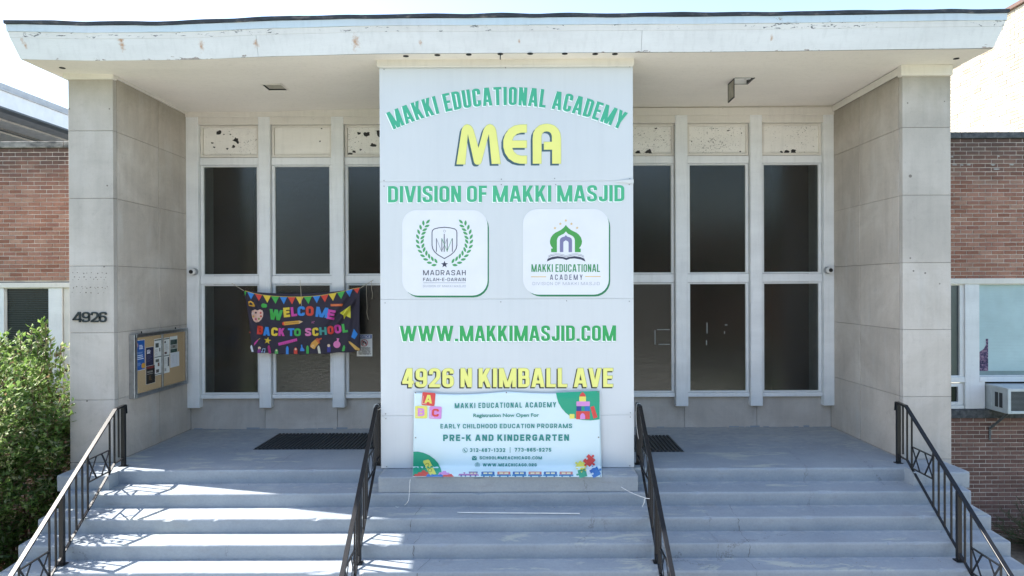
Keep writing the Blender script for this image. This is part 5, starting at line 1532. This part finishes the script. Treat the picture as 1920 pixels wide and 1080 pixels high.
MB().box(-12.5, -12.3, YR + .3, 20, GZ, 2.2).build('side_wall', M_mortar, lw)
# ---- right wing
rw = empty('brick_wing', (8, YR, GZ), 'red brick wing right of the porch with teal windows and dark coping', 'building')
MB().box(5.88, 12.5, YR + .004, YR + .28, .105, 2.37).build('wall', M_mortar, rw)
MB().box(5.88, 12.5, YR + .004, YR + .28, GZ, -2.19).build('wall', M_mortar, rw)
lay(rw, 5.88, 12.5, .105, 2.375, YR, 7.0, 8.30, M_brick, 3, 235)
zc0 = -2.19
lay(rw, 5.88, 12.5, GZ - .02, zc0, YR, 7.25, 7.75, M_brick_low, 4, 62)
for i in range(5):
    a = 5.88 + i * 1.32 + .0
    MB().box(a + .003, a + 1.317, YR - .04, YR + .33, 2.375, 2.475).build('coping', M_coping_dark, rw, bevel=.006)
# pale mortar smears near the top courses
sm = MB(); rs = random.Random(8)
for px, py, L in ((1790, 309, 9), (1803, 309.5, 7), (1816, 309, 8), (1862, 309, 9), (1868, 317, 12), (1897, 308.5, 9), (1785, 294, 5), (1872, 293, 4)):
    p = P(px, py, YR - .008); pts = []
    n = 10
    for i in range(n):
        a = 2 * math.pi * i / n; pts.append((p.x + L / 115 * .55 * math.cos(a) * rs.uniform(.8, 1.1), YR - .0105, p.z + .014 * math.sin(a) * rs.uniform(.5, 1.2)))
    sm.add(pts, [tuple(range(n))])
o = sm.build('mortar_smear', simple('pale_patch_mortar', (.42, .40, .37), .95), rw); o['kind'] = 'stuff'
MB().box(5.88, 12.5, YR - .015, YR + .05, .0, .092).build('window_head', M_cream, rw, bevel=.004)
MB().box(5.88, 12.5, YR, YR + .012, .093, .105).build('flashing', M_iron, rw)
WX = [PXR(v_) for v_ in (1770, 1799, 1808, 1835, 1846)]
MB().box(WX[2], WX[3], YR + .0, YR + .14, -2.04, .0).build('window_post', M_white, rw, bevel=.004)
MB().box(WX[3] + .001, WX[4], YR + .012, YR + .14, -2.04, -1.60).build('window_post', M_white, rw, bevel=.003)
# left window (mostly behind the pillar)
a = MB(); frame(a, 5.9, WX[2], -1.52, -.002, .07, YR + .03, YR + .10, .02); a = a.build('window', M_white, rw, bevel=.003)
MB().box(5.95, WX[2] - .05, YR + .07, YR + .076, -1.5, -.02).build('pane', mat_glass('ribbed_dark_glass', (.025, .04, .045), .3, 60, .5), a)
MB().box(5.9, WX[2] - .001, YR + .005, YR + .12, -1.61, -1.52).build('window_rail', M_white, rw, bevel=.004)
a = MB(); frame(a, 5.9, PXR(1802), -1.98, -1.63, .05, YR + .02, YR + .10); a = a.build('window', M_white, rw, bevel=.003)
MB().box(5.94, PXR(1802) - .04, YR + .06, YR + .066, -1.94, -1.67).build('pane', M_glass_side, a)
MB().box(PXR(1802) + .001, WX[2] - .001, YR + .05, YR + .10, -1.98, -1.63).build('window_side', M_white, rw)
MB().box(5.9, PXR(1806), YR + .002, YR + .12, -2.04, -1.985).build('window_rail', M_white, rw, bevel=.003)
# teal window
M_teal = NT('teal_wired_glass')
M_teal.col(M_teal.mix(M_teal.ramp(M_teal.noise(1.5, 4, .6, M_teal.vec((1, 1, 1.5))), [(.35, 0.0), (.7, 1.0)]), (.42, .55, .57), (.52, .66, .68)))
M_teal.bump(M_teal.noise(60, 2), .3, .004); M_teal = M_teal.set(roughness=.35)
a = MB(); frame(a, WX[3] + .001, 9.2, -1.51, -.002, .012, YR + .05, YR + .10); a = a.build('window', M_white, rw)
MB().box(WX[3] + .01, 9.19, YR + .07, YR + .076, -1.50, -.01).build('pane', M_teal, a)
bl = MB(); z = -.03
while z > -1.42: bl.box(WX[3] + .016, 9.18, YR + .0655, YR + .0695, z - .004, z + .004); z -= .024
o = bl.build('glass_ribs', simple('teal_rib', (.44, .58, .60), .4), a); o['kind'] = 'stuff'
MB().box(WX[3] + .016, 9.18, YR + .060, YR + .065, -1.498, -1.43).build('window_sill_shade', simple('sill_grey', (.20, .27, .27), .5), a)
# flowered curtain strip behind the glass
def mat_floral():
    t = NT('purple_floral_cloth')
    n = t.noise(22, 4, .7, None, 1.5)
    t.col(t.ramp(n, [(.38, (.012, .012, .04)), (.50, (.07, .045, .12)), (.57, (.24, .12, .18)), (.68, (.36, .33, .40))]))
    return t.set(roughness=.7)
xa, xc = PXR(1835.5), PXR(1856)
pts = [(xa, -1.49), (xc, -1.49), (xc, -.90), (xc - .04, -.90), (xc - .035, -1.0), (xc - .075, -1.07), (xa + .03, -1.12), (xa, -1.16)]
MB().add([(x, YR + .0645, z) for x, z in pts], [tuple(range(len(pts)))]).build('floral_curtain', mat_floral(), a)
MB().box(WX[3] + .001, 12.5, YR - .004, YR + .12, -1.60, -1.515).build('window_rail', M_white, rw, bevel=.004)
MB().box(9.2, 12.5, YR + .03, YR + .1, -1.51, .0).build('window_far', M_teal, rw)
MB().box(WX[4] + .001, 12.5, YR + .10, YR + .14, -2.04, -1.601).build('infill_board', M_dark, rw)
MB().box(5.88, 12.5, YR - .035, YR + .12, -2.19, -2.045).build('sill', M_coping_dark, rw, bevel=.008)
MB().box(5.88, 12.5, YR + .3, 20, 2.1, 2.15).build('flat_roof', M_bounce_roof, rw)

# ---- window air conditioner
ac = empty('air_conditioner', (7.94, 10.85, -2.04), 'grey window air conditioner on a strut below the teal window', 'air conditioner')
ax0, ax1, ay0, ay1, az0, az1 = 7.62, 8.30, 10.83, YR + .09, -2.035, -1.64
M_ac = simple('ac_metal', (.56, .60, .60), .5, .0, var=.1); M_acd = simple('ac_dark', (.05, .055, .06), .7)
MB().box(ax0 + .012, ax1 - .012, ay0 + .02, ay1, az0 + .012, az1 - .012).build('casing', M_ac, ac)
fm = MB(); frame(fm, ax0, ax1, az0, az1, .05, ay0, ay0 + .03, .045); fm.build('front_frame', M_ac, ac, bevel=.005)
MB().box(ax0 + .05, ax1 - .05, ay0 + .0145, ay0 + .019, az0 + .045, az1 - .045).build('coil', M_acd, ac)
lo = MB(); z = az0 + .06
while z < az1 - .05: lo.box(ax0 + .05, ax1 - .05, ay0 + .004, ay0 + .014, z, z + .004); z += .019
lo.build('grille', simple('grille_grey', (.22, .24, .23), .5), ac)
# side: edge bands and two vent slots
sd = MB().box(ax0, ax0 + .0115, ay0 + .031, ay1, az1 - .03, az1).box(ax0, ax0 + .0115, ay0 + .031, ay1, az0, az0 + .03).box(ax0, ax0 + .0115, ay1 - .20, ay1 - .17, az0 + .031, az1 - .031).box(ax0, ax1, ay0 + .031, ay1, az1, az1 + .006)
sd.build('side_band', M_ac, ac)
for ya_ in (10.97, 11.07): MB().box(ax0 + .009, ax0 + .0115, ya_, ya_ + .075, az0 + .07, az1 - .09).build('side_vent', M_acd, ac)
stx = PXR(1858)
MB().bar((7.75, 10.98, az0), (7.66, YR - .02, -2.36), .03, .03).bar((7.66, YR - .02, -2.33), (7.66, YR - .02, -2.55), .03, .012, up=(0, 1, 0)).build('strut', simple('strut_grey', (.12, .13, .13), .6), ac)

# ------------------------------------------------------------------ cream brick building behind, right
cb = empty('cream_brick_building', (9.2, 14, GZ), 'tall cream brick wall in full sun behind the right wing', 'building')
CXW = 8.87
YA, YZ, ZTOP = 11.72, 22.0, 4.93
MB().box(CXW + .012, CXW + 9, YA, YZ, GZ, ZTOP).build('wall', M_cream_mortar, cb)
rn = random.Random(5); rest = MB()
z = 2.25; r_ = 0
while z < ZTOP - .02:
    y = YA + (.1 if r_ % 2 else 0)
    while y < 17.5:
        o_ = rn.uniform(-.003, .003) - (.006 if rn.random() < .04 else 0)
        rest.box(CXW + o_, CXW + .02, y, y + .194, z - .0285, z + .0285); y += .203
    z += CO; r_ += 1
o = rest.build('brickwork', M_cream_brick, cb); o['kind'] = 'stuff'
MB().box(CXW - .05, CXW + .35, YA - .02, YZ, ZTOP, ZTOP + .07).build('coping', simple('brown_metal_coping', (.12, .07, .05), .5), cb, bevel=.005)
# small dark putlog pockets in the wall
pk = MB()
for i in range(70):
    y = rn.uniform(YA + .2, 16); z = 2.45 + CO * rn.randrange(0, 34)
    pk.box(CXW - .0065, CXW + .01, y, y + .03, z + .03, z + .042)
o = pk.build('joint_gap', M_joint, cb); o['kind'] = 'stuff'

# ------------------------------------------------------------------ hall with deep eaves behind, left
hall = empty('hall_building', (-13, 15, GZ), 'grey hall with white fascia and deep eaves rising behind the left wing', 'building')
XE = -9.75
M_eave = simple('eave_white', (.74, .76, .78), .5, var=.05); M_eg = simple('eave_grey', (.42, .44, .46), .5)
Ya, Yb = 11.9, 24.0
MB().box(XE - .25, XE + .0, Ya, Yb, 3.42, 3.72).build('fascia_board', M_eave, hall)
MB().box(XE - .27, XE + .035, Ya, Yb, 3.722, 3.76).box(XE - .27, XE + .02, Ya, Yb, 3.762, 3.86).build('gutter', M_eg, hall, bevel=.006)
MB().box(XE - .22, XE + .012, Ya, Yb, 3.385, 3.418).build('drip_edge', simple('drip_dark', (.09, .10, .105), .5), hall)
# stepped soffit boards running along the eave
xx = XE - .23; zz = 3.40
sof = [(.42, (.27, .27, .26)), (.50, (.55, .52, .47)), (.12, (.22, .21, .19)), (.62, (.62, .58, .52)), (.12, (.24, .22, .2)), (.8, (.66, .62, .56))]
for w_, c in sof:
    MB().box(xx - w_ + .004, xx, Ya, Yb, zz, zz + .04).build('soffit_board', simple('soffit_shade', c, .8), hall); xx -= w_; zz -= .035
MB().box(xx - 8, xx, Ya, Yb, GZ, 3.2).build('wall', simple('hall_wall', (.40, .38, .34), .85), hall)
MB().box(xx - 8, XE - .27, Ya, Yb, 3.6, 3.8).build('roof', M_coping_dark, hall)

# ------------------------------------------------------------------ plants
def leaf_quads(mb, c, d, L, W_, rn):
    u = d.normalized(); s_ = u.cross(Vector((rn.uniform(-.8, .8) - .2, rn.uniform(-.8, .8), 1))).normalized()
    n_ = u.cross(s_); b = c + u * L
    m1 = c + u * L * .5 + s_ * W_ / 2 + n_ * W_ * .18; m2 = c + u * L * .5 - s_ * W_ / 2 + n_ * W_ * .18
    mb.add([c, m1, b, m2], [(0, 1, 2), (0, 2, 3)])
def shrub(name, label, cat, base, blobs, nshoot, leaves, L, W_, mat, seed, shoots=(), cull=None):
    rn = random.Random(seed); lf = MB(); st = MB()
    root = empty(name, base, label, cat)
    tot = sum(b[3] * b[4] * b[5] for b in blobs) ** 1
    wts = [(b[3] * b[4] + b[4] * b[5] + b[3] * b[5]) for b in blobs]
    for q in range(nshoot):
        cx, cy, cz, rx, ry, rz = rn.choices(blobs, wts)[0][:6]
        while True:
            v_ = Vector((rn.gauss(0, 1), rn.gauss(0, 1), rn.gauss(0, 1)))
            if v_.length > .1: break
        v_.normalize(); rr = rn.uniform(.5, 1.0) ** .5
        p = Vector((cx + v_.x * rx * rr, cy + v_.y * ry * rr, cz + v_.z * rz * rr))
        if cull and cull(p): continue
        lump = mn.noise(p * 2.1)
        if lump < -.15 and rr > .65: continue
        d = (Vector((v_.x, v_.y, v_.z)) * .8 + Vector((rn.uniform(-.5, .5), rn.uniform(-.5, .5), .75))).normalized()
        ln_ = rn.uniform(.14, .32)
        for k_ in range(leaves):
            t = (k_ + .5) / leaves
            c = p + d * ln_ * t + Vector((rn.uniform(-1, 1), rn.uniform(-1, 1), rn.uniform(-1, 1))) * .02
            ld = (d * .5 + Vector((rn.uniform(-1, 1), rn.uniform(-1, 1), rn.uniform(-.5, .7)))).normalized()
            leaf_quads(lf, c, ld, L * rn.uniform(.5, 1.45), W_ * rn.uniform(.6, 1.35), rn)
        if q % 5 == 0: st.bar(p - d * .2, p + d * ln_, .006, .006)
    for (a, b) in shoots:       # single long shoots standing out of the crown
        a = Vector(a); b = Vector(b); st.bar(a, b, .008, .008); n_ = int((b - a).length / .028)
        for k_ in range(n_):
            c = a.lerp(b, k_ / n_)
            for _ in range(2):
                ld = ((b - a).normalized() * .6 + Vector((rn.uniform(-1, 1), rn.uniform(-1, 1), rn.uniform(-.2, .5)))).normalized()
                leaf_quads(lf, c, ld, L * 1.2, W_ * 1.1, rn)
    bz = Vector(base)
    for q in range(14):
        b = rn.choice(blobs); e = Vector((b[0] + rn.uniform(-.5, .5) * b[3], b[1] + rn.uniform(-.5, .5) * b[4], b[2] + rn.uniform(-.3, .6) * b[5]))
        a = bz + Vector((rn.uniform(-.25, .25), rn.uniform(-.25, .25), 0)); m_ = a.lerp(e, .5) + Vector((rn.uniform(-.15, .15), rn.uniform(-.15, .15), 0))
        st.tube([a, m_, e], .022, 6, None, .006)
    o = lf.build('foliage', mat, root); o['kind'] = 'stuff'
    o = st.build('stems', M_twig, root); o['kind'] = 'stuff'
    return root
bl_ = [(-7.55, 9.7, -2.05, .95, .85, .95), (-6.98, 9.55, -1.95, .68, .55, .78), (-6.75, 9.35, -2.75, .62, .6, .7), (-7.6, 9.1, -3.0, .95, .75, .85), (-8.5, 9.9, -2.0, .9, .9, .95), (-6.72, 9.15, -3.35, .52, .6, .55), (-7.3, 8.5, -3.55, .7, .55, .5), (-8.4, 9.0, -3.2, .8, .8, .8), (-6.95, 10.1, -1.45, .42, .4, .45), (-7.5, 10.1, -1.3, .5, .4, .45), (-6.92, 8.95, -2.0, .5, .5, 1.1), (-7.6, 8.35, -2.3, .75, .6, 1.1), (-7.9, 7.7, -2.7, .7, .6, .95), (-7.2, 7.9, -3.3, .55, .5, .7), (-6.55, 9.45, -2.2, .42, .4, .8), (-6.78, 8.55, -1.75, .45, .42, .75), (-6.95, 8.15, -2.25, .45, .4, .7), (-6.95, 7.55, -2.6, .5, .45, .65), (-6.75, 9.75, -2.6, .45, .4, .6), (-6.55, 9.55, -3.1, .42, .35, .5), (-6.6, 9.6, -3.6, .45, .4, .4)]
def pt(px, py, Y=9.9): return P(px, py, Y)
shs = [(pt(84, 700), pt(77, 598)), (pt(62, 700), pt(58, 610)), (pt(40, 690), pt(38, 628)), (pt(92, 690), pt(96, 636)), (pt(112, 710), pt(114, 646)), (pt(70, 690), pt(72, 615)), (pt(0, 690), pt(2, 632)), (pt(20, 700), pt(16, 655)), (pt(86, 680), pt(86, 606)), (pt(104, 690), pt(106, 655))]
def culler(p):
    return (p.x > -6.22 and p.y > 9.3 and p.z > ZN[0] - .1) or p.y > 11.2 or (p.x > -5.85)
shrub('shrub', 'tall leafy green shrub at the left end of the steps, lit by the sun', 'shrub', (-7.2, 9.7, GZ), bl_, 7600, 11, .074, .044, M_leaf, 21, shs, culler)
# juniper at the right wing's foot
def juniper():
    rn = random.Random(31); root = empty('juniper', (8.05, 10.7, GZ), 'low dark green juniper at the foot of the right brick wing', 'shrub'); lf = MB(); st = MB()
    for q in range(64):
        a = rn.uniform(0, 2 * math.pi); el = rn.uniform(.15, .9); L = rn.uniform(.5, .85)
        d = Vector((math.cos(a) * math.cos(el), math.sin(a) * math.cos(el), math.sin(el)))
        s_ = Vector((7.95, 10.6, GZ + .05)); e = s_ + d * L; st.tube([s_, s_.lerp(e, .5) + Vector((0, 0, .04)), e], .012, 5, None, .004)
        for k_ in range(60):
            t = rn.uniform(.25, 1); c = s_.lerp(e, t)
            ld = (d * .8 + Vector((rn.uniform(-1, 1), rn.uniform(-1, 1), rn.uniform(-.6, .8)))).normalized()
            leaf_quads(lf, c, ld, rn.uniform(.06, .11), .008, rn)
    o = lf.build('foliage', M_needle, root); o['kind'] = 'stuff'
    o = st.build('stems', M_twig, root); o['kind'] = 'stuff'
juniper()
ge = MB().tube([(6.9 + .35 * math.cos(a_ / 10 * math.pi) + .9, 9.75 + .45 * math.sin(a_ / 10 * math.pi), GZ + .10) for a_ in range(21)], .035, 8).build('garden_edging', simple('edging_grey', (.33, .34, .36), .6), None, smooth=True)
tag(ge, 'curved grey garden edging on the soil beside the juniper', 'edging')

# ------------------------------------------------------------------ across the street, seen only mirrored in the panes
def tree(x, y, h, r, seed, label):
    rn = random.Random(seed); root = empty('street_tree', (x, y, GZ), label, 'tree', 'trees across the street'); lf = MB(); tk = MB()
    tk.tube([(x, y, GZ), (x + .1, y, GZ + h * .3), (x - .1, y + .1, GZ + h * .6)], .24, 8, None, .12)
    for i in range(9):
        a = rn.uniform(0, 6.28); e = Vector((x + math.cos(a) * r * .7, y + math.sin(a) * r * .7, GZ + h * rn.uniform(.5, .9)))
        tk.tube([(x, y, GZ + h * .35), Vector((x, y, GZ + h * .5)).lerp(e, .5), e], .09, 6, None, .02)
    for i in range(5200):
        v_ = Vector((rn.gauss(0, 1), rn.gauss(0, 1), rn.gauss(0, 1))).normalized() * rn.uniform(.45, 1) ** .5
        p = Vector((x + v_.x * r, y + v_.y * r, GZ + h * .62 + v_.z * h * .40))
        if mn.noise(p * .8) < -.15: continue
        leaf_quads(lf, p, Vector((rn.uniform(-1, 1), rn.uniform(-1, 1), rn.uniform(-1, .6))), rn.uniform(.25, .45), rn.uniform(.2, .32), rn)
    tk.build('trunk', M_bark, root); o = lf.build('crown', M_leaf_dark, root); o['kind'] = 'stuff'
for i, (x, y, h, r, lb) in enumerate(((-13, -18.5, 12, 4.6, 'broad street tree across the road, southernmost of the row'), (-4.5, -19, 13, 4.8, 'tall street tree across the road opposite the left windows'), (4.2, -18.5, 12, 4.6, 'street tree across the road opposite the right windows'), (12.5, -19, 13, 5, 'full street tree across the road, northernmost of the row'))):
    tree(x, y, h, r, 40 + i, lb)
def house(x0, x1, label):
    h = empty('brick_house', ((x0 + x1) / 2, -27, GZ), label, 'house', 'brick houses across the street')
    MB().box(x0, x1, -38, -27, GZ, GZ + 8.5).build('wall', M_house, h)
    MB().box(x0 - .15, x1 + .15, -38, -26.85, GZ + 8.5, GZ + 8.75).build('roof', M_coping, h)
    for k_ in range(3):
        for s_ in range(2):
            cx = x0 + (x1 - x0) * (k_ + .5) / 3; z = GZ + 1.6 + 3.6 * s_
            f_ = MB(); frame(f_, cx - .65, cx + .65, z, z + 1.7, .08, -26.99, -26.93); f_ = f_.build('window', M_white, h)
            MB().box(cx - .57, cx + .57, -26.985, -26.96, z + .08, z + 1.62).build('pane', M_glass_side, f_)
for a, b, lb in ((-21, -11.5, 'brick two storey house across the street, southernmost'), (-9.5, .5, 'brick two storey house across the street, middle left'), (2.5, 12, 'brick two storey house across the street, middle right'), (14, 23, 'brick two storey house across the street, northernmost')):
    house(a, b, lb)

# ------------------------------------------------------------------ lift everything so that the ground is at z = 0
for o in list(sc.objects):
    if o.parent is None and o.type in ('MESH', 'EMPTY'):
        o.location.z += EYE
